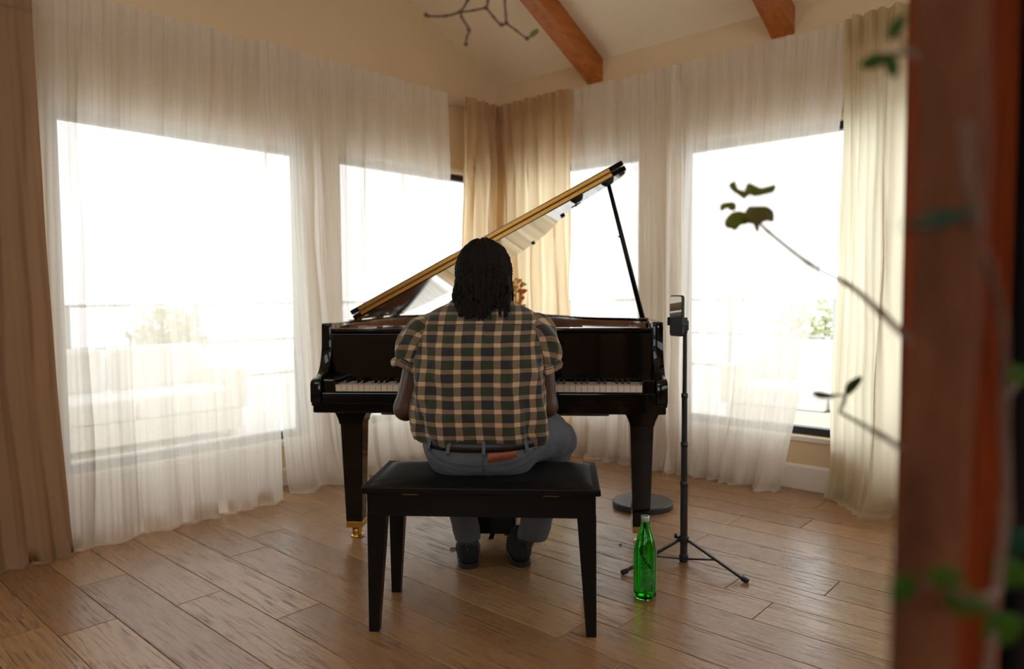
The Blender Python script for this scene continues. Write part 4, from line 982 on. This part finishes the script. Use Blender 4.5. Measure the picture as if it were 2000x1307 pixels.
# shoulder yoke of the jeans, centre seam, pocket tops
seam('yoke_seam', curve2([(-0.290, 0.590), (-0.25, 0.563), (-0.19, 0.545), (cx, 0.537)]), 0.0011); seam('yoke_seam', curve2([(cx, 0.537), (-0.01, 0.545), (0.045, 0.563), (0.085, 0.588)]), 0.0011)
seam('yoke_seam', curve2([(-0.292, 0.583), (-0.25, 0.557), (-0.19, 0.539), (cx, 0.531)]), 0.0008)
seam('pocket_seam', curve2([(-0.280, 0.556), (-0.235, 0.535), (-0.18, 0.521)]), 0.001); seam('pocket_seam', curve2([(-0.02, 0.521), (0.04, 0.535), (0.075, 0.555)]), 0.001)
seam('back_seam', [(cx, 0.60 - 0.012 * i) for i in range(8)], 0.0014); seam('back_seam', [(cx + 0.006, 0.60 - 0.012 * i) for i in range(8)], 0.0007)
# belt, loops and patch on the waistband
def strip(zfun, half, lift, x0, x1, n=40, thick=0.003):
    v, f = [], []
    for i in range(n + 1):
        x = x0 + (x1 - x0) * i / n; zc = zfun(x)
        for dz in (-half, half):
            p = onbody(x, zc + dz, lift=lift); q = onbody(x, zc + dz, lift=lift - thick)
            if p is None: return None
            v += [tuple(p), tuple(q)]
    for i in range(n):
        a, b = i * 4, i * 4 + 4
        f += [(a, b, b + 2, a + 2), (a + 1, a + 3, b + 3, b + 1), (a, a + 1, b + 1, b), (a + 2, b + 2, b + 3, a + 3)]
    f += [(0, 2, 3, 1), (4 * n, 4 * n + 1, 4 * n + 3, 4 * n + 2)]
    return v, f
bz = lambda x: 0.600 + 0.35 * (x - cx) ** 2
b_ = strip(bz, 0.017, 0.006, -0.285, 0.085, thick=0.005)
if b_: obj('belt', W2(b_), M_BELT, person, True)
for x in (-0.268, -0.205, cx + 0.004, 0.035, 0.068):
    v, f = [], []; ok = True
    for i in range(7):
        z = bz(x) + 0.026 - i * 0.0095
        for dx in (-0.0055, 0.0055):
            p = onbody(x + dx + (0.03 if x > 0 else (-0.03 if x < -0.15 else 0)) * i * 0.06, z, lift=0.0095 if 0 < i < 6 else 0.003)
            if p is None: ok = False; break
            v.append(tuple(p)); v.append(tuple(p + Vector((0, 0.002, 0))))
        if not ok: break
    if ok:
        for i in range(6): a = i * 4; f += [(a, a + 4, a + 6, a + 2), (a, a + 1, a + 5, a + 4), (a + 2, a + 6, a + 7, a + 3), (a + 1, a + 3, a + 7, a + 5)]
        obj('belt_loop', W2((v, f)), M_DENIM, jeans)
pz = strip(lambda x: 0.566 + 0.17 * (x + 0.085), 0.0165, 0.0035, -0.083, 0.012, 16, 0.003)
if pz: po_ = obj('leather_patch', W2(pz), M_PATCH, jeans, True); po_['label'] = 'reddish tan leather patch on the waistband'
# frayed hems
for (xc, yc, r_, a0, a1) in ((-0.180, 2.86, 0.049, 3.6, 6.2), (0.070, 2.88, 0.061, 3.4, 6.4)):
    fr = []
    for i in range(22):
        a = a0 + (a1 - a0) * i / 21; L = RND.uniform(0.004, 0.014) if i not in (7, 17) else 0.028
        p = Vector((xc + r_ * math.cos(a), yc + r_ * math.sin(a), 0.110)); fr.append(tube([p, p + Vector((0.2 * L * math.cos(a * 3), -0.15 * L, -L * 0.6)), p + Vector((0.5 * L * math.cos(a * 3), -0.2 * L, -L))], 0.0006, 4))
    fo = obj('frayed_hem', W2(join(*fr)), M_FRAY, jeans); fo['kind'] = 'stuff'

# shoes
for (hx, hy, tx, ty, lab) in ((-0.184, 2.860, -0.200, 3.045, 'left'), (0.030, 2.880, 0.008, 3.070, 'right')):
    Sh = SDF((hx - 0.09, 2.76, -0.02), (hx + 0.09, 3.14, 0.15), 0.005)
    h_, t_ = Vector((hx, hy, 0)), Vector((tx, ty, 0)); L = lambda k, z: tuple(h_.lerp(t_, k) + Vector((0, 0, z)))
    Sh.chain([L(0.0, 0.052), L(0.45, 0.046), L(0.95, 0.036)], [0.043, 0.047, 0.040], 0.02)
    Sh.cone(L(0.02, 0.08), L(0.10, 0.112), 0.043, 0.042, 0.02); Sh.cutz(0.016, 1)
    so = obj('shoe', W2(Sh.mesh()), M_SHOE, person, True); relax(so, 1)
    d = (t_ - h_).normalized(); n_ = Vector((-d.y, d.x, 0)); LL = (t_ - h_).length
    out = [h_ + d * (LL * a) + n_ * b for a, b in ((-0.24, 0.0), (-0.20, 0.025), (-0.08, 0.040), (0.15, 0.042), (0.45, 0.045), (0.75, 0.046), (1.0, 0.036), (1.17, 0.014), (1.19, -0.006), (1.08, -0.030), (0.75, -0.045), (0.45, -0.043), (0.15, -0.041), (-0.08, -0.040), (-0.20, -0.025))]
    out = catmull(out, 3, True)
    recalc(obj('sole', W2(prism([(p.x, p.y) for p in out], 0.0, 0.0185, 'z')), M_SOLE, so, bevel=0.003, seg=1))

# shirt: lofted torso with a real pattern layout (u across, v along)
RINGS = [  # z, cx, cy, rx, ry_back, ry_front
    (0.592, -0.104, 2.462, 0.206, 0.118, 0.135), (0.604, -0.104, 2.460, 0.220, 0.130, 0.145), (0.640, -0.108, 2.457, 0.229, 0.140, 0.152), (0.700, -0.112, 2.453, 0.233, 0.140, 0.150), (0.779, -0.114, 2.452, 0.232, 0.140, 0.145),
    (0.850, -0.114, 2.458, 0.226, 0.141, 0.140), (0.910, -0.113, 2.468, 0.219, 0.140, 0.130), (0.960, -0.112, 2.480, 0.214, 0.132, 0.115), (1.000, -0.108, 2.492, 0.212, 0.116, 0.098),
    (1.026, -0.106, 2.500, 0.203, 0.100, 0.085), (1.046, -0.105, 2.508, 0.180, 0.084, 0.072), (1.062, -0.104, 2.516, 0.150, 0.074, 0.065), (1.076, -0.104, 2.524, 0.116, 0.068, 0.062), (1.088, -0.104, 2.532, 0.088, 0.065, 0.062), (1.100, -0.104, 2.540, 0.076, 0.064, 0.062)]
ra = np.array(RINGS); zz_ = np.concatenate([np.linspace(0.592, 0.606, 3)[:-1], np.linspace(0.606, 1.0, 52)[:-1], np.linspace(1.0, 1.10, 24)])
def smooth_interp(x, xp, fp):
    y = np.interp(x, xp, fp); return y
NSEG = 120; V, F, UVS = [], [], []; vl = 0.0; prevp = None
cols = []
for c in range(1, 6):
    y = np.interp(zz_, ra[:, 0], ra[:, c]); k_ = np.array([0.25, 0.5, 0.25])
    for _ in range(3): yy = np.convolve(np.pad(y, 1, mode='edge'), k_, 'valid'); yy[0], yy[-1] = y[0], y[-1]; y = yy
    cols.append(y)
for i, z in enumerate(zz_):
    cx_, cy_, rx, rb, rf = (c[i] for c in cols)
    pb = (cy_ - rb, z)
    if prevp: vl += math.hypot(pb[0] - prevp[0], pb[1] - prevp[1])
    prevp = pb
    ring = []
    for k in range(NSEG + 1):
        th = -math.pi + 2 * math.pi * k / NSEG              # 0 = centre back
        sx_, cx2 = math.sin(th), math.cos(th); ex_ = 0.82
        X = rx * math.copysign(abs(sx_) ** ex_, sx_); Yy = -math.copysign(abs(cx2) ** ex_, cx2) * (rb if cx2 > 0 else rf)
        p = Vector((cx_ + X, cy_ + Yy, z))
        low = max(0, min(1, (0.80 - z) / 0.20)); mid_ = math.exp(-((z - 0.80) / 0.14) ** 2)
        n3 = mnoise.noise(Vector((th * 2.2, z * 7, 1.3))) * 0.010 + mnoise.noise(Vector((th * 5 + z * 8, z * 11, 4.1))) * 0.007 + mnoise.noise(Vector((th * 9 - z * 14, z * 16, 9.1))) * 0.003
        fold = 0.014 * low * math.sin(th * 7.5 + 1.2 * math.sin(z * 9)) + 0.007 * mid_ * math.sin(th * 9 + z * 14)
        crease = -0.010 * math.exp(-((th + 0.95 - (z - 0.70) * 2.2) / 0.10) ** 2) * math.exp(-((z - 0.70) / 0.09) ** 2) - 0.011 * math.exp(-((th - 0.72 + (z - 0.66) * 1.2) / 0.09) ** 2) * math.exp(-((z - 0.66) / 0.08) ** 2)
        crease += 0.006 * math.exp(-((th - 0.38) / 0.05) ** 2) * math.exp(-((z - 0.80) / 0.14) ** 2)
        dmp = max(0.0, min(1, (1.02 - z) / 0.10)) if z > 0.92 else 1.0
        nrm = Vector((X / max(rx, 0.01), Yy / max(rb, 0.01), 0)); nrm = nrm.normalized() if nrm.length > 0 else Vector((0, -1, 0))
        p += nrm * (n3 * (0.3 + 0.7 * dmp) + (fold + crease) * dmp)
        if i <= 2: p.z += 0.010 * math.sin(th * 4 + 0.7) * (1 if i < 2 else 0.6)
        ring.append(p)
    acc = [0.0] * (NSEG + 1); h_ = NSEG // 2
    for k in range(h_ + 1, NSEG + 1): acc[k] = acc[k - 1] + (ring[k] - ring[k - 1]).length
    for k in range(h_ - 1, -1, -1): acc[k] = acc[k + 1] - (ring[k + 1] - ring[k]).length
    V += [tuple(p) for p in ring]; UVS += [(a + 0.010, vl) for a in acc]
NN = NSEG + 1
for i in range(len(zz_) - 1):
    for k in range(NSEG): a = i * NN + k; F.append((a, a + 1, a + NN + 1, a + NN))
def uvobj(name, V, F, UVS, mt, parent):
    v, f = W2((V, F)); me = bpy.data.meshes.new(name); me.from_pydata(v, [], f)
    uv = me.uv_layers.new(name='UVMap'); li = np.zeros(len(me.loops), np.int32); me.loops.foreach_get('vertex_index', li)
    uv.data.foreach_set('uv', np.array(UVS, np.float32)[li].ravel()); return link(name, me, mt, parent, True)
shirt = uvobj('shirt', V, F, UVS, M_PLAID, person); shirt['label'] = 'green, navy and tan plaid shirt'
def sleeve(pts, rads, u0, tilt, seed):
    P_ = catmull(pts, 8); R_ = np.interp(np.linspace(0, len(rads) - 1, len(P_)), range(len(rads)), rads); n = 48
    V, F, UVS = [], [], []; prev = None; L = 0
    for i, p in enumerate(P_):
        t = (P_[min(i + 1, len(P_) - 1)] - P_[max(i - 1, 0)]).normalized()
        s_ = Vector((0, -1, 0)); s_ = (s_ - t * s_.dot(t)).normalized(); b = t.cross(s_)
        if i: L += (p - P_[i - 1]).length
        for k in range(n + 1):
            a = 2 * math.pi * k / n - math.pi
            dr = 0.010 * mnoise.noise(Vector((a * 1.6, L * 22 + a, seed))) + 0.004 * math.sin(a * 5 + L * 60) * min(1, i / 6)
            r = R_[i] + dr
            V.append(tuple(p + (s_ * math.cos(a) + b * math.sin(a)) * r)); UVS.append((a * R_[i] + u0, -L + tilt * a * 0.02))
    N_ = n + 1
    for i in range(len(P_) - 1):
        for k in range(n): q = i * N_ + k; F.append((q, q + 1, q + N_ + 1, q + N_))
    o = uvobj('sleeve', V, F, UVS, M_PLAID, shirt)
    # rolled cuff
    t = (P_[-1] - P_[-3]).normalized(); s_ = Vector((0, -1, 0)); s_ = (s_ - t * s_.dot(t)).normalized(); b = t.cross(s_); V, F, UVS = [], [], []; m_ = 10
    for k in range(n + 1):
        a = 2 * math.pi * k / n
        for j in range(m_):
            q = 2 * math.pi * j / m_; rr_ = R_[-1] + 0.002 + 0.010 * math.cos(q) + 0.006 * mnoise.noise(Vector((a * 2.5, q, seed))); hh = -0.006 + 0.017 * math.sin(q) + 0.005 * math.sin(a * 3 + seed)
            V.append(tuple(P_[-1] + (s_ * math.cos(a) + b * math.sin(a)) * rr_ + t * hh)); UVS.append((a * R_[-1] + 0.02, q * 0.011))
    for k in range(n):
        for j in range(m_): F.append((k * m_ + j, k * m_ + (j + 1) % m_, (k + 1) * m_ + (j + 1) % m_, (k + 1) * m_ + j))
    uvobj('rolled_cuff', V, F, UVS, M_PLAID, shirt)
sleeve([(-0.235, 2.495, 0.985), (-0.300, 2.488, 0.965), (-0.338, 2.480, 0.915), (-0.358, 2.476, 0.855)], [0.060, 0.074, 0.068, 0.055], 0.0, 1.0, 3.0)
sleeve([(0.022, 2.495, 0.985), (0.080, 2.488, 0.965), (0.104, 2.486, 0.910), (0.112, 2.492, 0.848)], [0.060, 0.072, 0.066, 0.053], 0.02, -1.0, 8.0)
# collar
V, F, UVS = [], [], []
for i, (dr, dz) in enumerate(((0.006, 0.0), (0.010, 0.010), (0.010, 0.018), (0.018, 0.006), (0.026, -0.012))):
    for k in range(49):
        a = 2 * math.pi * k / 48; V.append((-0.104 + (0.070 + dr) * math.sin(a), 2.541 - (0.062 + dr) * math.cos(a), 1.094 + dz + 0.004 * math.sin(a * 3))); UVS.append((a * 0.075, i * 0.018))
for i in range(4):
    for k in range(48): q = i * 49 + k; F.append((q, q + 1, q + 50, q + 49))
uvobj('collar', V, F, UVS, M_PLAID, shirt)
SB = bvh(shirt)
ysm = [onbody(-0.27 + 0.34 * i / 40, 1.000 + 0.006 * math.sin(i / 40 * math.pi), tree=SB, lift=0.001) for i in range(41)]
obj('yoke_seam', W2(tube([p for p in ysm if p is not None], 0.0013, 5)), M_THREAD, shirt, True)

# hair: scalp cap and hanging locks
hc = Vector((-0.102, 2.604, 1.190))
H = SDF((-0.26, 2.42, 0.98), (0.06, 2.78, 1.36), 0.006)
H.ell(tuple(hc), (0.090, 0.106, 0.108), 0.02, 0.2)
hv, hf = H.mesh(); keep = []
hair = obj('hair', W2((hv, hf)), M_HAIR, person, True); relax(hair, 1)
bm = bmesh.new(); bm.from_mesh(hair.data)
bmesh.ops.delete(bm, geom=[v for v in bm.verts if (v.co.y + PYB) > hc.y + 0.070 and v.co.z < hc.z + 0.035], context='VERTS'); bm.to_mesh(hair.data); bm.free()
for vtx in hair.data.vertices: vtx.co += vtx.normal * (0.004 * mnoise.noise(vtx.co * 60))
rg = random.Random(21); LK = []
def back_y(x, z):                                     # shirt back below the collar
    h = SB.ray_cast(Vector((x, 2.0, min(z, 1.09))), Vector((0, 1, 0))); return (h[0].y if h[0] is not None else 2.46) - 0.009
for i in range(170):
    az = rg.uniform(-2.45, 2.45) if i % 3 else rg.uniform(-1.1, 1.1)   # 0 = back of the head
    el = rg.choice((rg.uniform(0.1, 0.8), rg.uniform(0.7, 1.45)))
    rad = Vector((0.094, 0.110, 0.111)) * rg.uniform(1.0, 1.05); pts = []; steps = 7; ee = -0.12
    for k in range(steps):
        e_ = el + (ee - el) * k / (steps - 1)
        dd = Vector((math.sin(az) * math.cos(e_), -math.cos(az) * math.cos(e_), math.sin(e_)))
        pts.append(hc + Vector((dd.x * rad.x, dd.y * rad.y, dd.z * rad.z)))
    p = pts[-1].copy(); sway = rg.uniform(-0.014, 0.014)
    if abs(az) < 1.15:
        zend = rg.uniform(1.008, 1.075) + 0.025 * abs(az)
        for k in range(1, 8):
            t = k / 7; z = p.z + (zend - p.z) * t; x = p.x + sway * t + 0.002 * math.sin(k * 2.1 + i)
            y = min(p.y + (2.43 - p.y) * min(1, t * 1.3), back_y(x, z) if z < 1.10 else 9)
            pts.append(Vector((x, y, z)))
    else:
        zend = rg.uniform(1.045, 1.10) if abs(az) < 1.9 else rg.uniform(1.07, 1.12)
        for k in range(1, 6):
            t = k / 5; z = p.z + (zend - p.z) * t
            pts.append(Vector((p.x + (hc.x - p.x) * 0.10 * t + sway * t + 0.002 * math.sin(k * 2 + i), p.y - 0.05 * t * t, z)))
    r0 = rg.uniform(0.0065, 0.0100); pts = catmull(pts, 2); rr_ = [r0 * (0.9 + 0.2 * math.sin(j * 1.7 + i)) * (1 if j < len(pts) - 4 else (len(pts) - j) / 5 + 0.15) for j in range(len(pts))]
    LK.append(tube(pts, rr_, 6))
for a_, b_, c_ in (((-0.19, 2.58, 1.10), (-0.21, 2.57, 1.085), (-0.235, 2.56, 1.062)), ((-0.005, 2.60, 1.16), (0.003, 2.60, 1.11), (0.002, 2.595, 1.055)), ((-0.002, 2.59, 1.18), (-0.012, 2.60, 1.10), (-0.006, 2.60, 1.04)), ((-0.195, 2.56, 1.15), (-0.205, 2.53, 1.09), (-0.212, 2.47, 1.035))):
    LK.append(tube(catmull([a_, b_, c_], 4), [0.006, 0.006, 0.006, 0.0055, 0.005, 0.0045, 0.004, 0.003, 0.002], 6))
lk = obj('hair_locks', W2(join(*LK)), M_HAIR, hair, True); lk['kind'] = 'stuff'

# ------------------------------------------------------------------ foreground: tree trunk with twigs, red timber door post
post = struct(obj('trim_1', box(0, 0.074, 0, 0.09, 0, 2.75), M_JAMB, loc=(0.468, 0.77, 0), bevel=0.004), 'blurred red-stained timber door post at the right edge', 'door post')
dr = empty('door_1', (0.552, 0.80, 0), 0.0); struct(dr, 'dark door edge at the far right of the frame', 'door')
obj('door_leaf', box(0.0, 0.04, -0.10, 0.12, 0.01, 2.4), M_STEEL, dr, bevel=0.003)
obj('door_stop', box(-0.004, 0.0, -0.06, 0.12, 0.01, 2.4), M_STEEL, dr)
TB = Vector((0.252, 0.42, 0)); tree = empty('indoor_tree', TB); tag(tree, 'pale bare-barked indoor tree trunk with leafy twigs blurred in the foreground', 'tree')
def TR(vf): v, f = vf; return [(q[0] - TB.x, q[1] - TB.y, q[2]) for q in v], f
tp = [(0.252 + 0.003 * math.sin(i * 0.9), 0.42 + 0.003 * math.cos(i * 1.1), 0.30 + i * 0.10) for i in range(17)]
tv, tf = tube(catmull(tp, 4), 0.0178, 20)
tv = [tuple(Vector(q) + Vector((0.003 * mnoise.noise(Vector(q) * 14), 0.003 * mnoise.noise(Vector(q) * 14 + Vector((5, 5, 5))), 0))) for q in tv]
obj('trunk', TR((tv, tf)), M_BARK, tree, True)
obj('pot', TR(lathe([(0.10, 0.0), (0.13, 0.24), (0.14, 0.26), (0.14, 0.30), (0.128, 0.30), (0.124, 0.27)], 32, (0.252, 0.42))), M_POT, tree, True)
obj('soil', TR(lathe([(0.122, 0.27), (0.10, 0.29), (0.03, 0.305)], 28, (0.252, 0.42))), M_SOIL, tree, True)
def A(px, py, Y): return tuple(at_y(px, py, Y))
def twig(pts, r0, r1, knots=True):
    P_ = catmull([A(*p) for p in pts], 6); n = len(P_)
    rr_ = [(r0 + (r1 - r0) * i / (n - 1)) * (1.35 if knots and i % 6 == 0 and 0 < i < n - 1 else 1) for i in range(n)]
    return obj('branch', TR(tube(P_, rr_, 8)), M_TWIG, tree, True)
twig([(1836, 720, 0.43), (1790, 680, 0.58), (1720, 610, 0.70), (1655, 555, 0.85), (1580, 515, 1.02), (1500, 452, 1.15), (1478, 428, 1.17)], 0.0036, 0.0017)
twig([(1850, 925, 0.43), (1810, 908, 0.55), (1720, 850, 0.70), (1640, 805, 0.92)], 0.0036, 0.0020)
twig([(1640, 805, 0.92), (1650, 775, 0.93), (1618, 772, 0.95), (1590, 770, 0.97)], 0.0018, 0.0012)
twig([(1640, 805, 0.92), (1652, 770, 0.93), (1672, 748, 0.93)], 0.0016, 0.0010)
# upper twigs reaching in from above
yb = 1.35
main_up = twig([(1836, -700, 0.43), (1700, -560, 0.70), (1450, -330, 1.00), (1150, -150, 1.25), (1010, -70, yb), (930, -30, yb)], 0.0060, 0.0030)
twig([(930, -30, yb), (914, 0, yb), (899, 22, yb), (870, 31, yb), (836, 31, yb), (829, 27, yb)], 0.0026, 0.0020)
twig([(899, 22, yb), (902, 34, yb), (916, 58, yb), (912, 72, yb), (910, 88, yb)], 0.0024, 0.0020)
twig([(1010, -70, yb), (960, -25, yb), (953, 2, yb), (949, 14, yb), (925, 20, yb), (899, 24, yb)], 0.0026, 0.0018)
twig([(949, 14, yb), (964, 33, yb), (979, 49, yb), (989, 44, yb)], 0.0022, 0.0022)
twig([(1010, -70, yb), (988, -20, yb), (986, 2, yb), (988, 30, yb), (990, 45, yb), (1008, 59, yb), (1029, 75, yb), (1036, 70, yb)], 0.0024, 0.0016)
for (px, py) in ((899, 24), (949, 15), (989, 44), (979, 48), (916, 58), (832, 29), (1029, 75), (910, 86)):
    c = Vector(A(px, py, yb)); v, f = lathe([(0.0014, -0.0040), (0.0040, -0.0016), (0.0040, 0.0016), (0.0014, 0.0040)], 10); obj('bud', TR(([(q[0] + c.x, q[1] + c.y, q[2] + c.z) for q in v], f)), M_TWIG, tree, True)
def leaf_px(pts, Y, bend, mt, sub=True, th=0.0012):       # outline at its own distance, curved and with thickness
    P2 = catmull([(x, y, 0) for x, y in pts], 3, True); cxp = sum(p.x for p in P2) / len(P2); cyp = sum(p.y for p in P2) / len(P2)
    rings = []; vv, ff = [], []; n = len(P2)
    for k, sc_ in enumerate((1.0, 0.55)):
        for p in P2:
            x, y = cxp + (p.x - cxp) * sc_, cyp + (p.y - cyp) * sc_
            vv.append(Vector(A(x, y, Y + bend * ((x - cxp) / 60) ** 2 - bend * 0.5 * ((y - cyp) / 40))))
    vv.append(Vector(A(cxp, cyp, Y))); top_n = len(vv)
    for i in range(n): j = (i + 1) % n; ff += [(i, j, n + j, n + i), (n + i, n + j, 2 * n)]
    bot = [v + Vector((0, th, 0)) for v in vv]; fb_ = [tuple(q + top_n for q in reversed(f)) for f in ff]
    side = [(i, top_n + i, top_n + (i + 1) % n, (i + 1) % n) for i in range(n)]
    return obj('leaf', TR(([tuple(v) for v in vv + bot], ff + fb_ + side)), mt, tree, True)
C1 = lambda pts: [(1395 + x / 10.06, 340 + y / 10.06) for x, y in pts]
leaf_px(C1([(290, 210), (390, 140), (425, 180), (450, 270), (520, 310), (600, 330), (640, 400), (595, 490), (490, 420), (350, 320)]), 1.150, 0.004, M_LEAF)
leaf_px(C1([(590, 470), (610, 300), (640, 210), (690, 178), (860, 250), (930, 270), (1080, 235), (1190, 208), (1205, 260), (1170, 350), (1030, 395), (800, 440), (700, 390), (640, 430)]), 1.155, 0.006, M_LEAF)
leaf_px(C1([(135, 590), (300, 550), (370, 550), (430, 600), (420, 700), (330, 720), (250, 670), (135, 730)]), 1.170, 0.004, M_LEAF)
leaf_px(C1([(330, 770), (440, 730), (560, 740), (680, 800), (720, 900), (650, 980), (530, 1000), (470, 1060), (410, 1110), (340, 1075), (240, 1050), (205, 950), (250, 850)]), 1.160, 0.006, M_LEAF)
leaf_px(C1([(620, 720), (690, 640), (860, 630), (1010, 630), (1110, 680), (1170, 760), (1165, 935), (1050, 920), (940, 960), (890, 1010), (875, 1110), (845, 1140), (800, 1060), (760, 980), (660, 960), (600, 860)]), 1.150, 0.006, M_LEAFR)
leaf_px([(1034, 68), (1040, 60), (1050, 56), (1052, 62), (1044, 70), (1037, 72)], yb, 0.002, M_LEAF)
leaf_px([(1586, 768), (1598, 764), (1618, 768), (1636, 774), (1618, 779), (1598, 778)], 0.97, 0.002, M_LEAF)
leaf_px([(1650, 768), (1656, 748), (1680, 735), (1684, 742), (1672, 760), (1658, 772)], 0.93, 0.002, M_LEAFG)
def leaf_set(items):
    for (px, py, Y, w_, h_, ang, mt) in items:
        a = math.radians(ang); pts = []
        for t, b in ((-1, 0), (-0.6, 0.7), (0, 1), (0.6, 0.6), (1, 0), (0.6, -0.6), (0, -1), (-0.6, -0.7)):
            x, y = t * w_, b * h_; pts.append((px + x * math.cos(a) - y * math.sin(a), py + x * math.sin(a) + y * math.cos(a)))
        leaf_px(pts, Y, 0.002, mt)
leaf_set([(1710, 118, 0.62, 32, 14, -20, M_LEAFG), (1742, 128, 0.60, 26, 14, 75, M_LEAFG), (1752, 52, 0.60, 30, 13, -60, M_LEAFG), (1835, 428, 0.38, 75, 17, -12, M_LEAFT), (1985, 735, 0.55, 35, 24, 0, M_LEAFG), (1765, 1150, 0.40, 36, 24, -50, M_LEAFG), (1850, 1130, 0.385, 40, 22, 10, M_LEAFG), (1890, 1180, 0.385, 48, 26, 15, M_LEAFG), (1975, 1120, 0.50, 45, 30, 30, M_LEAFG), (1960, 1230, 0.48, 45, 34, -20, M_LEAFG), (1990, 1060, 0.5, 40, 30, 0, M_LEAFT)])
twig([(1838, 150, 0.43), (1790, 108, 0.54), (1750, 105, 0.60), (1720, 118, 0.62)], 0.0026, 0.0012)
twig([(1860, 120, 0.43), (1800, 120, 0.5), (1755, 70, 0.60)], 0.0022, 0.0012)
twig([(1866, 100, 0.42), (1886, 260, 0.40), (1888, 360, 0.40), (1905, 430, 0.40), (1880, 560, 0.41)], 0.0035, 0.0025)
twig([(1905, 425, 0.40), (1850, 425, 0.385), (1790, 440, 0.38)], 0.0020, 0.0012)
twig([(1902, 435, 0.40), (1930, 520, 0.42), (1958, 640, 0.46), (1962, 800, 0.50), (1965, 1000, 0.50), (1940, 1200, 0.49)], 0.0022, 0.0034)
twig([(1965, 780, 0.50), (1990, 745, 0.54)], 0.0016, 0.0010); twig([(1955, 1150, 0.49), (1900, 1175, 0.39), (1850, 1140, 0.388), (1790, 1150, 0.40)], 0.0022, 0.0012)
twig([(1940, 1200, 0.49), (1930, 1320, 0.47), (1890, 1500, 0.48), (1845, 1700, 0.43)], 0.0032, 0.0034)
